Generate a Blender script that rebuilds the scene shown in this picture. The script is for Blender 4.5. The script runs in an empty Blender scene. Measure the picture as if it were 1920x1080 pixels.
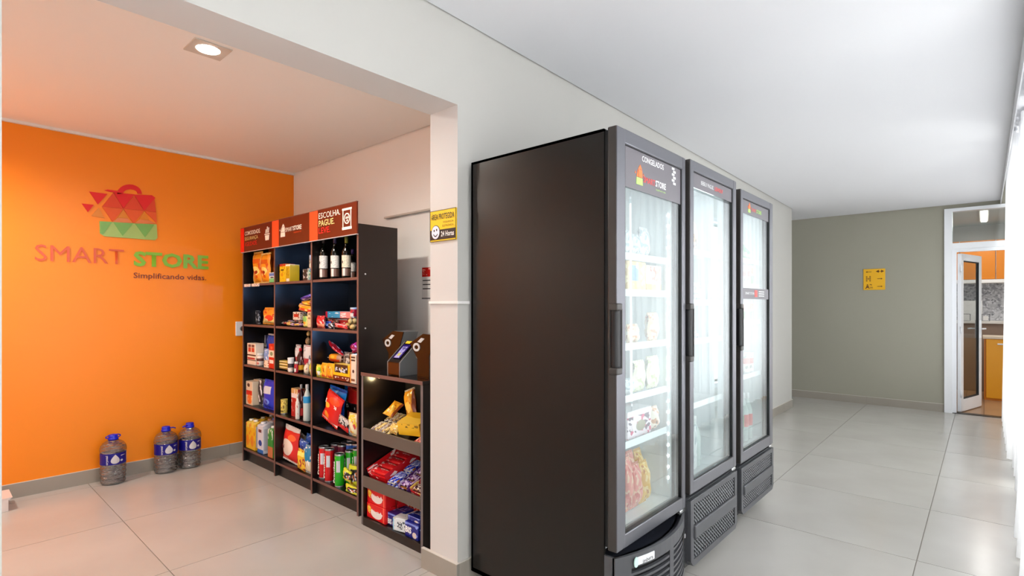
import bpy, bmesh, math, random
from mathutils import Matrix, Vector
random.seed(7)
SC = bpy.context.scene
COL = SC.collection

# ------------------------------------------------------------------ camera
cam_data = bpy.data.cameras.new('camera')
cam = bpy.data.objects.new('camera', cam_data)
COL.objects.link(cam)
cam.location = (0.0, 0.0, 1.35)
cam.rotation_euler = (math.radians(90), 0, math.radians(41.795 - 90))
cam_data.sensor_width = 36.0
cam_data.lens = 36.0 * 990.0 / 1920.0
cam_data.shift_y = 32.0 / 1920.0
cam_data.clip_start = 0.02
SC.camera = cam

# ------------------------------------------------------------------ world and exposure
world = bpy.data.worlds.new('sky')
SC.world = world
world.use_nodes = True
bg = world.node_tree.nodes['Background']
bg.inputs[0].default_value = (0.93, 0.97, 1.0, 1)
bg.inputs[1].default_value = 1.6
SC.view_settings.view_transform = 'Standard'
SC.view_settings.look = 'None'
SC.view_settings.gamma = 1.0
SC.view_settings.use_curve_mapping = False
SC.view_settings.exposure = 0.32
try:
    SC.cycles.max_bounces = 10
    SC.cycles.diffuse_bounces = 5
    SC.cycles.transparent_max_bounces = 16
    SC.cycles.sample_clamp_indirect = 6.0
    SC.cycles.caustics_reflective = False
    SC.cycles.caustics_refractive = False
except Exception:
    pass

def area(name, loc, rot, sx, sy, power, col=(1, 1, 1)):
    l = bpy.data.lights.new(name, 'AREA')
    l.shape = 'RECTANGLE'; l.size = sx; l.size_y = sy; l.energy = power; l.color = col
    o = bpy.data.objects.new(name, l); COL.objects.link(o)
    o.location = loc; o.rotation_euler = rot
    return o
# daylight standing in the window openings of the window wall (it faces +Y, into the room)
WINDOWS = [(-3.2, -1.7), (-1.6, 0.3), (0.4, 2.3), (2.4, 4.0), (4.1, 5.3), (5.4, 6.8), (6.9, 8.3)]
for (wx0, wx1) in WINDOWS:
    area('window_daylight', ((wx0 + wx1) / 2, -0.78, 1.38), (math.radians(90), 0, 0),
         wx1 - wx0, 2.2, (36.0 if wx1 < 4.05 else 26.0) * (wx1 - wx0), (1.0, 0.985, 0.965))

# ------------------------------------------------------------------ materials
def lin(c):
    return tuple((x / 255 / 12.92) if x / 255 <= 0.04045 else ((x / 255 + 0.055) / 1.055) ** 2.4 for x in c)
def hx(c):
    if isinstance(c, str):
        c = c.lstrip('#'); c = tuple(int(c[i:i + 2], 16) for i in (0, 2, 4))
    return lin(c) + (1,)
MATS = {}
def mat(name, col, rough=0.5, metal=0.0, emit=0.0, spec=0.5, coat=0.0, noise=None, bump=None):
    if name in MATS: return MATS[name]
    m = bpy.data.materials.new(name); m.use_nodes = True
    b = m.node_tree.nodes['Principled BSDF']
    b.inputs['Base Color'].default_value = hx(col)
    b.inputs['Roughness'].default_value = rough
    b.inputs['Metallic'].default_value = metal
    b.inputs['Specular IOR Level'].default_value = spec
    b.inputs['Coat Weight'].default_value = coat
    b.inputs['Coat Roughness'].default_value = 0.08
    if emit:
        b.inputs['Emission Color'].default_value = hx(col)
        b.inputs['Emission Strength'].default_value = emit
    nt = m.node_tree
    if noise:
        sc_, amt, col2 = noise
        tc = nt.nodes.new('ShaderNodeTexCoord')
        n = nt.nodes.new('ShaderNodeTexNoise'); n.inputs['Scale'].default_value = sc_; n.inputs['Detail'].default_value = 6
        mp = nt.nodes.new('ShaderNodeMapRange'); mp.inputs[1].default_value = 0.35; mp.inputs[2].default_value = 0.68
        mp.inputs[4].default_value = amt
        mx = nt.nodes.new('ShaderNodeMix'); mx.data_type = 'RGBA'
        mx.inputs[6].default_value = hx(col); mx.inputs[7].default_value = hx(col2)
        nt.links.new(tc.outputs['Object'], n.inputs['Vector']); nt.links.new(n.outputs['Fac'], mp.inputs[0])
        nt.links.new(mp.outputs[0], mx.inputs[0]); nt.links.new(mx.outputs[2], b.inputs['Base Color'])
    if bump:
        sc_, st = bump
        tc = nt.nodes.new('ShaderNodeTexCoord')
        n = nt.nodes.new('ShaderNodeTexNoise'); n.inputs['Scale'].default_value = sc_; n.inputs['Detail'].default_value = 5
        bp = nt.nodes.new('ShaderNodeBump'); bp.inputs['Strength'].default_value = st; bp.inputs['Distance'].default_value = 0.01
        nt.links.new(tc.outputs['Object'], n.inputs['Vector']); nt.links.new(n.outputs['Fac'], bp.inputs['Height'])
        nt.links.new(bp.outputs[0], b.inputs['Normal'])
    MATS[name] = m
    return m

def sheet_glass(name, tint=(1, 1, 1), refl=1.0, rough=0.0, base=0.04):
    """flat glass: clear with a mirror layer that grows towards grazing angles"""
    if name in MATS: return MATS[name]
    m = bpy.data.materials.new(name); m.use_nodes = True
    nt = m.node_tree; nt.nodes.clear()
    out = nt.nodes.new('ShaderNodeOutputMaterial')
    tr = nt.nodes.new('ShaderNodeBsdfTransparent'); tr.inputs[0].default_value = tuple(tint) + (1,)
    gl = nt.nodes.new('ShaderNodeBsdfGlossy'); gl.inputs['Roughness'].default_value = rough
    gl.inputs[0].default_value = (0.95, 0.97, 0.98, 1)
    lw = nt.nodes.new('ShaderNodeLayerWeight'); lw.inputs[0].default_value = 0.5
    pw = nt.nodes.new('ShaderNodeMath'); pw.operation = 'POWER'; pw.inputs[1].default_value = 4.0
    mu = nt.nodes.new('ShaderNodeMath'); mu.operation = 'MULTIPLY_ADD'; mu.inputs[1].default_value = refl; mu.inputs[2].default_value = base
    mu.use_clamp = True
    mx = nt.nodes.new('ShaderNodeMixShader')
    nt.links.new(lw.outputs['Facing'], pw.inputs[0]); nt.links.new(pw.outputs[0], mu.inputs[0]); nt.links.new(mu.outputs[0], mx.inputs[0])
    nt.links.new(tr.outputs[0], mx.inputs[1]); nt.links.new(gl.outputs[0], mx.inputs[2])
    nt.links.new(mx.outputs[0], out.inputs[0])
    MATS[name] = m
    return m

def sheer(name, col, transl=0.45, clear=0.12):
    m = bpy.data.materials.new(name); m.use_nodes = True
    nt = m.node_tree; nt.nodes.clear()
    out = nt.nodes.new('ShaderNodeOutputMaterial')
    d = nt.nodes.new('ShaderNodeBsdfDiffuse'); d.inputs[0].default_value = hx(col)
    t = nt.nodes.new('ShaderNodeBsdfTranslucent'); t.inputs[0].default_value = hx(col)
    a = nt.nodes.new('ShaderNodeMixShader'); a.inputs[0].default_value = transl
    tr = nt.nodes.new('ShaderNodeBsdfTransparent')
    b = nt.nodes.new('ShaderNodeMixShader'); b.inputs[0].default_value = clear
    nt.links.new(d.outputs[0], a.inputs[1]); nt.links.new(t.outputs[0], a.inputs[2])
    nt.links.new(a.outputs[0], b.inputs[1]); nt.links.new(tr.outputs[0], b.inputs[2])
    nt.links.new(b.outputs[0], out.inputs[0])
    MATS[name] = m
    return m

def pmat(name, base, layers=(), rough=0.35, spec=0.5, metal=0.0):
    """printed packaging: layers over a base, in the thing's own 0..1 box (x across, z up)
       rect/ell: (kind, cx, cz, rx, rz, colour); speck: ('speck', scale, threshold, colour [, cx, cz, rx, rz])"""
    if name in MATS: return MATS[name]
    m = bpy.data.materials.new(name); m.use_nodes = True
    nt = m.node_tree; b = nt.nodes['Principled BSDF']
    b.inputs['Roughness'].default_value = rough; b.inputs['Specular IOR Level'].default_value = spec
    b.inputs['Metallic'].default_value = metal
    tc = nt.nodes.new('ShaderNodeTexCoord')
    rgb = nt.nodes.new('ShaderNodeRGB'); rgb.outputs[0].default_value = hx(base)
    cur = rgb.outputs[0]
    def mask(kind, cx, cz, rx, rz):
        mp = nt.nodes.new('ShaderNodeMapping')
        mp.inputs['Scale'].default_value = (1 / rx, 0, 1 / rz)
        mp.inputs['Location'].default_value = (-cx / rx, 0, -cz / rz)
        nt.links.new(tc.outputs['Generated'], mp.inputs[0])
        v = nt.nodes.new('ShaderNodeVectorMath')
        lt = nt.nodes.new('ShaderNodeMath'); lt.operation = 'LESS_THAN'; lt.inputs[1].default_value = 1.0
        if kind == 'ell':
            v.operation = 'LENGTH'; nt.links.new(mp.outputs[0], v.inputs[0]); nt.links.new(v.outputs['Value'], lt.inputs[0])
        else:
            v.operation = 'ABSOLUTE'; nt.links.new(mp.outputs[0], v.inputs[0])
            s = nt.nodes.new('ShaderNodeSeparateXYZ'); nt.links.new(v.outputs[0], s.inputs[0])
            mx_ = nt.nodes.new('ShaderNodeMath'); mx_.operation = 'MAXIMUM'
            nt.links.new(s.outputs[0], mx_.inputs[0]); nt.links.new(s.outputs[2], mx_.inputs[1])
            nt.links.new(mx_.outputs[0], lt.inputs[0])
        return lt.outputs[0]
    for L in layers:
        k = L[0]
        if k in ('rect', 'ell'):
            fac = mask(k, L[1], L[2], L[3], L[4]); c = L[5]
        else:
            vo = nt.nodes.new('ShaderNodeTexVoronoi'); vo.inputs['Scale'].default_value = L[1]
            nt.links.new(tc.outputs['Generated'], vo.inputs['Vector'])
            gt = nt.nodes.new('ShaderNodeMath'); gt.operation = 'GREATER_THAN'; gt.inputs[1].default_value = L[2]
            sx = nt.nodes.new('ShaderNodeSeparateColor'); nt.links.new(vo.outputs['Color'], sx.inputs[0])
            nt.links.new(sx.outputs[0], gt.inputs[0]); fac = gt.outputs[0]; c = L[3]
            if len(L) > 4:
                f2 = mask('rect', L[4], L[5], L[6], L[7])
                mm = nt.nodes.new('ShaderNodeMath'); mm.operation = 'MULTIPLY'
                nt.links.new(fac, mm.inputs[0]); nt.links.new(f2, mm.inputs[1]); fac = mm.outputs[0]
        mx = nt.nodes.new('ShaderNodeMix'); mx.data_type = 'RGBA'
        nt.links.new(fac, mx.inputs[0]); nt.links.new(cur, mx.inputs[6]); mx.inputs[7].default_value = hx(c)
        cur = mx.outputs[2]
    nt.links.new(cur, b.inputs['Base Color'])
    MATS[name] = m
    return m

# ------------------------------------------------------------------ mesh helpers
class MB:
    def __init__(s): s.bm = bmesh.new()
    def _fin(s, faces, mi, smooth=False):
        for f in faces: f.material_index = mi; f.smooth = smooth
    def box(s, x0, x1, y0, y1, z0, z1, mi=0, bev=0.0, seg=2, M=None):
        mt = Matrix.Translation(((x0 + x1) / 2, (y0 + y1) / 2, (z0 + z1) / 2)) @ Matrix.Diagonal((abs(x1 - x0), abs(y1 - y0), abs(z1 - z0), 1))
        if M is not None: mt = M @ mt
        r = bmesh.ops.create_cube(s.bm, size=1.0, matrix=mt)
        vs = r['verts']
        fs = {f for v in vs for f in v.link_faces}
        s._fin(fs, mi)
        if bev > 0:
            es = {e for v in vs for e in v.link_edges}
            rb = bmesh.ops.bevel(s.bm, geom=list(es), offset=bev, segments=seg, affect='EDGES', profile=0.5)
            s._fin(rb['faces'], mi, True)
        return s
    def poly(s, pts, mi=0, smooth=False):
        f = s.bm.faces.new([s.bm.verts.new(p) for p in pts]); f.material_index = mi; f.smooth = smooth
        return s
    def prism(s, pts, y0, y1, mi=0, axis='y', smooth=False):
        """extrude an outline (a,b): axis y -> (a, y, b); axis x -> (y, a, b); axis z -> (a, b, y)"""
        def P(a, b, t):
            return (a, t, b) if axis == 'y' else ((t, a, b) if axis == 'x' else (a, b, t))
        A = [s.bm.verts.new(P(a, b, y0)) for a, b in pts]
        B = [s.bm.verts.new(P(a, b, y1)) for a, b in pts]
        n = len(pts); fs = []
        for i in range(n):
            fs.append(s.bm.faces.new((A[i], A[(i + 1) % n], B[(i + 1) % n], B[i])))
        fs.append(s.bm.faces.new(A[::-1])); fs.append(s.bm.faces.new(B))
        s._fin(fs, mi, False)
        if smooth:
            for f in fs[:-2]: f.smooth = True
        bmesh.ops.recalc_face_normals(s.bm, faces=fs)
        return s
    def lathe(s, prof, n=20, mi=0, c=(0, 0), smooth=True, cap=True, sx=1.0, sy=1.0):
        rings = []
        for r, z in prof:
            rings.append([s.bm.verts.new((c[0] + sx * r * math.cos(2 * math.pi * i / n), c[1] + sy * r * math.sin(2 * math.pi * i / n), z)) for i in range(n)])
        fs = []
        for a, b in zip(rings, rings[1:]):
            for i in range(n):
                fs.append(s.bm.faces.new((a[i], a[(i + 1) % n], b[(i + 1) % n], b[i])))
        s._fin(fs, mi, smooth)
        if cap:
            c1 = [s.bm.faces.new(rings[0][::-1]), s.bm.faces.new(rings[-1])]
            s._fin(c1, mi, False)
        return s
    def tube(s, path, r, n=8, mi=0, closed=False):
        pts = [Vector(p) for p in path]; rings = []
        N = len(pts)
        for i, p in enumerate(pts):
            if closed: d = pts[(i + 1) % N] - pts[i - 1]
            else: d = pts[min(i + 1, N - 1)] - pts[max(i - 1, 0)]
            d.normalize()
            up = Vector((0, 0, 1)) if abs(d.z) < 0.95 else Vector((0, 1, 0))
            u = d.cross(up).normalized(); v = d.cross(u).normalized()
            rings.append([s.bm.verts.new(p + r * (math.cos(2 * math.pi * k / n) * u + math.sin(2 * math.pi * k / n) * v)) for k in range(n)])
        fs = []
        pairs = list(zip(rings, rings[1:])) + ([(rings[-1], rings[0])] if closed else [])
        for a, b in pairs:
            for k in range(n):
                fs.append(s.bm.faces.new((a[k], a[(k + 1) % n], b[(k + 1) % n], b[k])))
        s._fin(fs, mi, True)
        if not closed:
            s._fin([s.bm.faces.new(rings[0][::-1]), s.bm.faces.new(rings[-1])], mi)
        return s
    def grid(s, fn, nu, nv, mi=0, smooth=True):
        V = [[s.bm.verts.new(fn(i / nu, j / nv)) for j in range(nv + 1)] for i in range(nu + 1)]
        fs = []
        for i in range(nu):
            for j in range(nv):
                fs.append(s.bm.faces.new((V[i][j], V[i + 1][j], V[i + 1][j + 1], V[i][j + 1])))
        s._fin(fs, mi, smooth)
        return s
    def mesh(s, name, mats):
        me = bpy.data.meshes.new(name)
        s.bm.normal_update(); s.bm.to_mesh(me); s.bm.free()
        for m in (mats if isinstance(mats, (list, tuple)) else [mats]): me.materials.append(m)
        return me
    def build(s, name, mats, parent=None, loc=None, rotz=None, label=None):
        o = bpy.data.objects.new(name, s.mesh(name, mats))
        COL.objects.link(o)
        if parent is not None: o.parent = parent
        if loc is not None: o.location = loc
        if rotz is not None: o.rotation_euler = (0, 0, rotz)
        if label: o['label'] = label
        return o

def link_mesh(name, me, parent=None, loc=(0, 0, 0), rot=(0, 0, 0)):
    o = bpy.data.objects.new(name, me); COL.objects.link(o)
    if parent is not None: o.parent = parent
    o.location = loc; o.rotation_euler = rot
    return o
def tag(o, label, cat, group=None, kind=None):
    o['label'] = label; o['category'] = cat
    if group: o['group'] = group
    if kind: o['kind'] = kind
    return o
def thing(name, label, cat, loc=(0, 0, 0), rotz=0.0, group=None, kind=None, rot=None):
    o = bpy.data.objects.new(name, None); COL.objects.link(o)
    o.empty_display_size = 0.05
    o.location = loc; o.rotation_euler = rot if rot else (0, 0, rotz)
    return tag(o, label, cat, group, kind)
def copy_thing(root, loc, rotz, label):
    r = root.copy(); COL.objects.link(r); r.location = loc; r.rotation_euler = (0, 0, rotz)
    r['label'] = label
    for ch in list(root.children):
        c = ch.copy(); COL.objects.link(c); c.parent = r
        for g in list(ch.children):
            d = g.copy(); COL.objects.link(d); d.parent = c
    return r
def lettering(txt, w, h, m, parent, loc, name='lettering', bold=0.0, depth=0.0015, rot=(0, 0, 0), vertical=False):
    """flat raised letters in the local xz plane facing -y, fitted to w x h, lower-left at loc"""
    cu = bpy.data.curves.new('letters', 'FONT'); cu.body = txt; cu.offset = bold; cu.resolution_u = 2
    o = bpy.data.objects.new('letters', cu); COL.objects.link(o)
    dg = bpy.context.evaluated_depsgraph_get(); dg.update()
    me = bpy.data.meshes.new_from_object(o.evaluated_get(dg))
    bpy.data.objects.remove(o); bpy.data.curves.remove(cu)
    xs = [v.co.x for v in me.vertices]; ys = [v.co.y for v in me.vertices]
    if not xs: return None
    x0, x1, y0, y1 = min(xs), max(xs), min(ys), max(ys)
    for v in me.vertices:
        a = (v.co.x - x0) / max(x1 - x0, 1e-6) * w; b = (v.co.y - y0) / max(y1 - y0, 1e-6) * h
        v.co = (-b + h, -depth, a) if vertical else (a, -depth, b)
    me.materials.clear(); me.materials.append(m)
    me.update()
    return link_mesh(name, me, parent, loc, rot)

# ------------------------------------------------------------------ the setting
R90 = -math.pi / 2            # things that face -X
HC = lambda x: 2.735 - 0.0185 * (x - 1.5)      # the corridor ceiling falls a little along its length
M_white = mat('white_paint', (232, 229, 226), 0.6)
M_greige = mat('greige_paint', (190, 188, 183), 0.6, noise=(1.5, 0.25, (183, 181, 176)))
M_grey = mat('olive_grey_paint', (158, 155, 141), 0.55, noise=(1.2, 0.3, (150, 147, 132)))
M_orange = mat('orange_paint', (248, 140, 18), 0.36, noise=(1.3, 0.35, (246, 134, 14)), spec=0.4)
M_nw = mat('niche_white_lightened', (248, 245, 241), 0.6)  # wall white made lighter, extra niche light put into the colour
M_reveal = mat('reveal_white_darkened', (207, 202, 199), 0.6)  # same white made darker in colour, shade against the strong lamp light
M_ceil = mat('ceiling_paint', (224, 224, 228), 0.7)
M_tile = mat('porcelain_tile', (186, 183, 178), 0.22, noise=(1.6, 0.55, (170, 166, 160)), spec=0.5)
M_grout = mat('tile_grout', (138, 132, 124), 0.8)
M_base = mat('skirting_tile', (156, 149, 139), 0.3, noise=(2.5, 0.4, (142, 134, 124)))
M_alu = mat('white_aluminium', (236, 238, 242), 0.35)
M_glass = sheet_glass('window_glass', (0.97, 0.985, 0.98), 0.7, base=0.0)

def structure(mb, name, m, label, cat):
    return tag(mb.build(name, m), label, cat, kind='structure')

XW, XE = -3.6, 8.6                 # corridor ends
YL, YLi = 1.90, 2.105              # long wall front and back face
# floor: grout bed plus separate tiles
floor = structure(MB().box(XW, 8.62, -0.62, 6.0, -0.08, -0.004), 'floor', M_grout, 'grey porcelain tiled floor of the corridor and shop niche', 'floor')
T = 0.925; G = 0.0022
def tiles(xs, ys):
    for i in range(len(xs) - 1):
        for j in range(len(ys) - 1):
            w, d = xs[i + 1] - xs[i], ys[j + 1] - ys[j]
            key = (round(w, 3), round(d, 3))
            if key not in TM:
                TM[key] = MB().box(-w / 2 + G, w / 2 - G, -d / 2 + G, d / 2 - G, -0.004, 0.0).mesh('tile', M_tile)
            link_mesh('tile', TM[key], floor, ((xs[i] + xs[i + 1]) / 2, (ys[j] + ys[j + 1]) / 2, 0))
TM = {}
def cuts(a, b, start, step):
    k = math.ceil((a - start) / step + 1e-6); out = [a]
    while start + k * step < b - 1e-4: out.append(start + k * step); k += 1
    return [round(v, 4) for v in out + [b]]
tiles(cuts(XW, 8.6, 3.505, T), cuts(-0.6, 2.1, 0.265, T))
tiles(cuts(-1.3, 2.44, 0.84, T), cuts(2.1, 5.06, 3.083, T))
tiles(cuts(7.69, 8.6, 3.505, T), cuts(2.1, 5.06, 3.083, T))

# corridor ceiling (slightly falling slab, with a shadow gap along the walls) and closed roof above
b = MB()
def slab(b, x0, x1, y0, y1, t=0.04):
    pts = [(x0, HC(x0)), (x1, HC(x1)), (x1, HC(x1) + t), (x0, HC(x0) + t)]
    b.prism(pts, y0, y1)
slab(b, XW, 7.70, -0.146, YL - 0.010)
slab(b, 7.70, 8.588, -0.146, 6.0)
structure(b, 'ceiling', M_ceil, 'smooth white plaster ceiling over the corridor', 'ceiling')
structure(MB().box(XW - 0.1, 8.6, -0.75, 6.0, 2.98, 3.08), 'ceiling_slab', mat('roof_slab', (120, 118, 114), 0.9), 'rough slab above the plaster ceilings', 'ceiling')
structure(MB().box(-1.3, 2.43, YLi, 5.06, 2.64, 2.68), 'ceiling_niche', M_nw, 'white ceiling of the shop niche with a square downlight', 'ceiling')
# curtain cove: side strip at the ceiling edge
structure(MB().box(XW, 8.588, -0.152, -0.146, 2.55, 2.74, 0).box(XW, 8.588, -0.55, -0.152, 2.86, 2.88, 0), 'trim_1', M_ceil, 'white curtain cove trim along the ceiling edge', 'trim')

# long wall with the opening to the niche
b = MB()
b.box(1.73, 7.69, YL, YLi, -0.02, 2.98, 0)
b.box(0.139, 1.73, YL, YLi, 2.32, 2.98, 0)
b.box(XW, 0.139, YL, YLi, -0.02, 2.98, 0)
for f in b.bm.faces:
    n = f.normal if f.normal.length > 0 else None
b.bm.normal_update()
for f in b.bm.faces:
    if f.normal.y > -0.5: f.material_index = 1       # reveals and niche side: white with its shade put into the colour
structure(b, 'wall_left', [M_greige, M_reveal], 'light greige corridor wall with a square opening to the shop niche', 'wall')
structure(MB().box(-1.4, 2.44, 5.06, 5.16, -0.02, 2.98), 'wall_niche_back', M_orange, 'bright orange painted back wall of the niche', 'wall')
structure(MB().box(-1.3, 2.44, 5.035, 5.06, 2.622, 2.64), 'trim_2', M_white, 'thin white trim strip above the orange wall', 'trim')
structure(MB().box(2.44, 2.54, YLi, 5.16, -0.02, 2.98), 'wall_niche_side', M_nw, 'white side wall of the niche behind the shelves', 'wall')
structure(MB().box(-1.4, -1.3, YLi, 5.06, -0.02, 2.98), 'wall_niche_front', M_nw, 'white side wall of the niche opposite the shelves', 'wall')
structure(MB().box(2.54, 7.69, 2.9, 3.0, -0.02, 2.98), 'wall_inner', M_white, 'hidden white wall behind the long corridor wall', 'wall')
# far wall, door opening from y=-0.50 to 0.335, transom to the ceiling
b = MB(); b.box(8.6, 8.72, 0.375, 6.0, -0.02, 2.98); b.box(8.6, 8.72, -0.75, 0.375, 2.56, 2.98); b.box(8.6, 8.72, -0.75, -0.56, -0.02, 2.56)
structure(b, 'wall_far', M_grey, 'olive grey end wall of the corridor with a glazed door', 'wall')
structure(MB().box(7.6, 8.72, 6.0, 6.1, -0.02, 2.98), 'wall_side_passage', M_grey, 'end wall of the side passage past the corridor', 'wall')
structure(MB().box(XW - 0.1, XW, -0.75, 2.1, -0.02, 2.98), 'wall_back', M_white, 'white wall at the near end of the corridor', 'wall')
# window wall
b = MB()
b.box(XW, 8.6, -0.66, -0.55, -0.02, 0.25); b.box(XW, 8.6, -0.66, -0.55, 2.52, 2.98)
edges = [XW] + [v for w in WINDOWS for v in w] + [8.6]
for i in range(0, len(edges), 2): b.box(edges[i], edges[i + 1], -0.66, -0.55, 0.25, 2.52)
structure(b, 'wall_right', M_white, 'white window wall behind the sheer curtains', 'wall')
for i, (a0, a1) in enumerate(WINDOWS):
    w = thing('window_%d' % (i + 1), 'white framed window behind the sheer white curtains', 'window', ((a0 + a1) / 2, -0.60, 0.25), 0, 'windows behind the curtains', 'structure')
    hw = (a1 - a0) / 2
    MB().box(-hw, -hw + 0.05, -0.03, 0.03, 0, 2.27).box(hw - 0.05, hw, -0.03, 0.03, 0, 2.27).box(-hw, hw, -0.03, 0.03, 0, 0.05).box(-hw, hw, -0.03, 0.03, 2.22, 2.27).box(-0.025, 0.025, -0.03, 0.03, 0.05, 2.22).build('frame', M_alu, w)
    MB().box(-hw + 0.05, hw - 0.05, -0.004, 0.004, 0.05, 2.22).build('pane', M_glass, w)

# skirting: backing strip with separate pieces
M_light = mat('skirting_edge', (206, 200, 192), 0.5)
def skirting(name, label, p0, p1, n, h=0.10, seg=0.925, t=0.012, start=0.0):
    """p0->p1 along the wall, n the direction out of the wall"""
    p0, p1, n = Vector((*p0, 0)), Vector((*p1, 0)), Vector((*n, 0))
    d = (p1 - p0); L = d.length; d.normalize()
    ang = math.atan2(d.y, d.x)
    root = thing(name, label, 'baseboard', p0, ang, kind='structure')
    s = 1 if (Matrix.Rotation(-ang, 3, 'Z') @ n).y > 0 else -1
    MB().box(0, L, 0, s * (t - 0.002), 0.001, h - 0.001).build('backing', M_grout, root)
    x = 0.0; nxt = start if start > 0.02 else seg
    while x < L - 1e-4:
        e = min(nxt, L)
        MB().box(x + 0.0012, e - 0.0012, 0, s * t, 0.0, h).box(x + 0.0012, e - 0.0012, 0, s * t, h, h + 0.003, 1).build('tile', [M_base, M_light], root)
        x = e; nxt = e + seg
skirting('baseboard_orange', 'grey tile skirting along the foot of the orange wall', (-1.29, 5.06), (2.44, 5.06), (0, -1), start=0.36)
skirting('baseboard_niche_side', 'grey tile skirting behind the black shelf unit', (2.44, 2.11), (2.44, 5.045), (-1, 0))
skirting('baseboard_pillar', 'grey tile skirting around the white pillar foot', (1.73, 1.888), (1.73, 2.16), (-1, 0), t=0.016)
skirting('baseboard_left', 'grey tile skirting along the greige corridor wall', (1.73, 1.90), (7.69, 1.90), (0, -1))
skirting('baseboard_left_near', 'grey tile skirting of the wall stub beside the niche opening', (XW, 1.90), (0.139, 1.90), (0, -1))
skirting('baseboard_wall_end', 'grey tile skirting on the end face of the long wall', (7.69, 1.888), (7.69, 2.105), (1, 0))
skirting('baseboard_far', 'grey tile skirting along the olive grey end wall', (8.6, 0.375), (8.6, 5.9), (-1, 0), start=0.82)

# ------------------------------------------------------------------ glazed door in the end wall
fr = thing('door_1', 'white aluminium door frame with a transom pane above the open glass door', 'door', (8.6, -0.09, 0), R90, kind='structure')
# local x -> world -Y, local y -> +X ; opening from local -0.465 (Y=.375) to +0.47
b = MB()
b.box(-0.463, -0.385, -0.03, 0.10, 0, 2.555); b.box(0.385, 0.468, -0.03, 0.10, 0, 2.555)
b.box(-0.385, 0.385, -0.03, 0.10, 2.515, 2.555); b.box(-0.385, 0.385, -0.03, 0.10, 2.05, 2.12)
b.box(-0.385, -0.345, 0.0, 0.06, 0, 2.01); b.box(-0.385, 0.385, 0.0, 0.06, 2.01, 2.05)
b.build('frame', M_alu, fr)
MB().box(-0.385, 0.385, 0.02, 0.028, 2.12, 2.515).build('transom_pane', sheet_glass('transom_glass', (0.86, 0.9, 0.9), 1.2), fr)
MB().box(-0.385, 0.385, -0.02, 0.10, 0.0, 0.006).build('threshold', mat('threshold_metal', (40, 38, 36), 0.4), fr)
# open leaf, hinged on the left jamb, swung into the kitchen
leaf = thing('door_2', 'open white framed glass door leaf with a lever handle', 'door', (8.68, 0.232, 0.012), math.atan2(-0.19, 0.72), kind='structure')
LW = 0.745
b = MB(); f_ = 0.085
b.box(0, f_, -0.02, 0.02, 0, 1.985, bev=0.004); b.box(LW - f_, LW, -0.02, 0.02, 0, 1.985, bev=0.004)
b.box(f_, LW - f_, -0.02, 0.02, 1.90, 1.985); b.box(f_, LW - f_, -0.02, 0.02, 0, 0.15)
b.build('frame', M_alu, leaf)
MB().box(f_, LW - f_, -0.004, 0.004, 0.15, 1.90).build('pane', sheet_glass('door_glass', (0.84, 0.86, 0.86), 0.12, base=0.02), leaf)
MB().box(f_, f_ + 0.012, -0.014, 0.014, 0.15, 1.90).box(LW - f_ - 0.012, LW - f_, -0.014, 0.014, 0.15, 1.90).box(f_, LW - f_, -0.014, 0.014, 0.15, 0.162).box(f_, LW - f_, -0.014, 0.014, 1.888, 1.90).build('gasket', mat('rubber', (36, 38, 42), 0.6), leaf)
hd = MB().box(LW - 0.07, LW - 0.04, -0.032, 0.032, 0.90, 1.14, bev=0.006); hd.build('handle_plate', M_alu, leaf)
b = MB()
for s in (-1, 1):
    b.box(LW - 0.062, LW - 0.048, s * 0.03, s * 0.075, 1.02, 1.034); b.box(LW - 0.17, LW - 0.045, s * 0.066, s * 0.08, 1.018, 1.036, bev=0.003)
b.build('handle', M_alu, leaf)
for z in (0.18, 0.98, 1.75): MB().lathe([(0.009, z), (0.009, z + 0.09)], 10, c=(-0.004, -0.022)).build('hinge', M_alu, leaf)

# ------------------------------------------------------------------ kitchen behind the door
M_wood = mat('wood_floor', (176, 138, 104), 0.3, noise=(3.0, 0.5, (150, 112, 80)))
kf = structure(MB().box(8.72, 12.0, -1.6, 1.8, -0.08, -0.006), 'floor_kitchen', mat('wood_joint', (90, 66, 46), 0.7), 'wooden plank floor of the kitchen', 'floor')
for i, y in enumerate([-1.6 + 0.2 * k for k in range(17)]):
    link_mesh('plank', TM.setdefault('plank', MB().box(0, 3.28, 0.002, 0.198, -0.006, 0.0).mesh('plank', M_wood)), kf, (8.72, y, 0))
M_kit = mat('kitchen_wall_paint', (214, 208, 200), 0.6)
structure(MB().box(11.6, 11.7, -1.6, 1.8, -0.02, 2.98), 'wall_kitchen_far', M_kit, 'far kitchen wall behind the yellow cabinets', 'wall')
structure(MB().box(8.72, 11.7, 1.8, 1.9, -0.02, 2.98).box(8.72, 11.7, -1.7, -1.6, -0.02, 2.98), 'wall_kitchen_sides', M_kit, 'pale side walls of the kitchen', 'wall')
structure(MB().box(8.72, 11.7, -1.7, 1.9, 2.66, 2.76), 'ceiling_kitchen', mat('kitchen_ceiling', (205, 210, 208), 0.7), 'pale grey kitchen ceiling seen through the transom', 'ceiling')
mos = bpy.data.materials.new('mosaic'); mos.use_nodes = True
nt = mos.node_tree; pb = nt.nodes['Principled BSDF']; tc = nt.nodes.new('ShaderNodeTexCoord')
vo = nt.nodes.new('ShaderNodeTexVoronoi'); vo.inputs['Scale'].default_value = 38
cr = nt.nodes.new('ShaderNodeValToRGB'); cr.color_ramp.elements[0].color = (0.16, 0.16, 0.18, 1); cr.color_ramp.elements[1].color = (0.75, 0.75, 0.78, 1)
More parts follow.
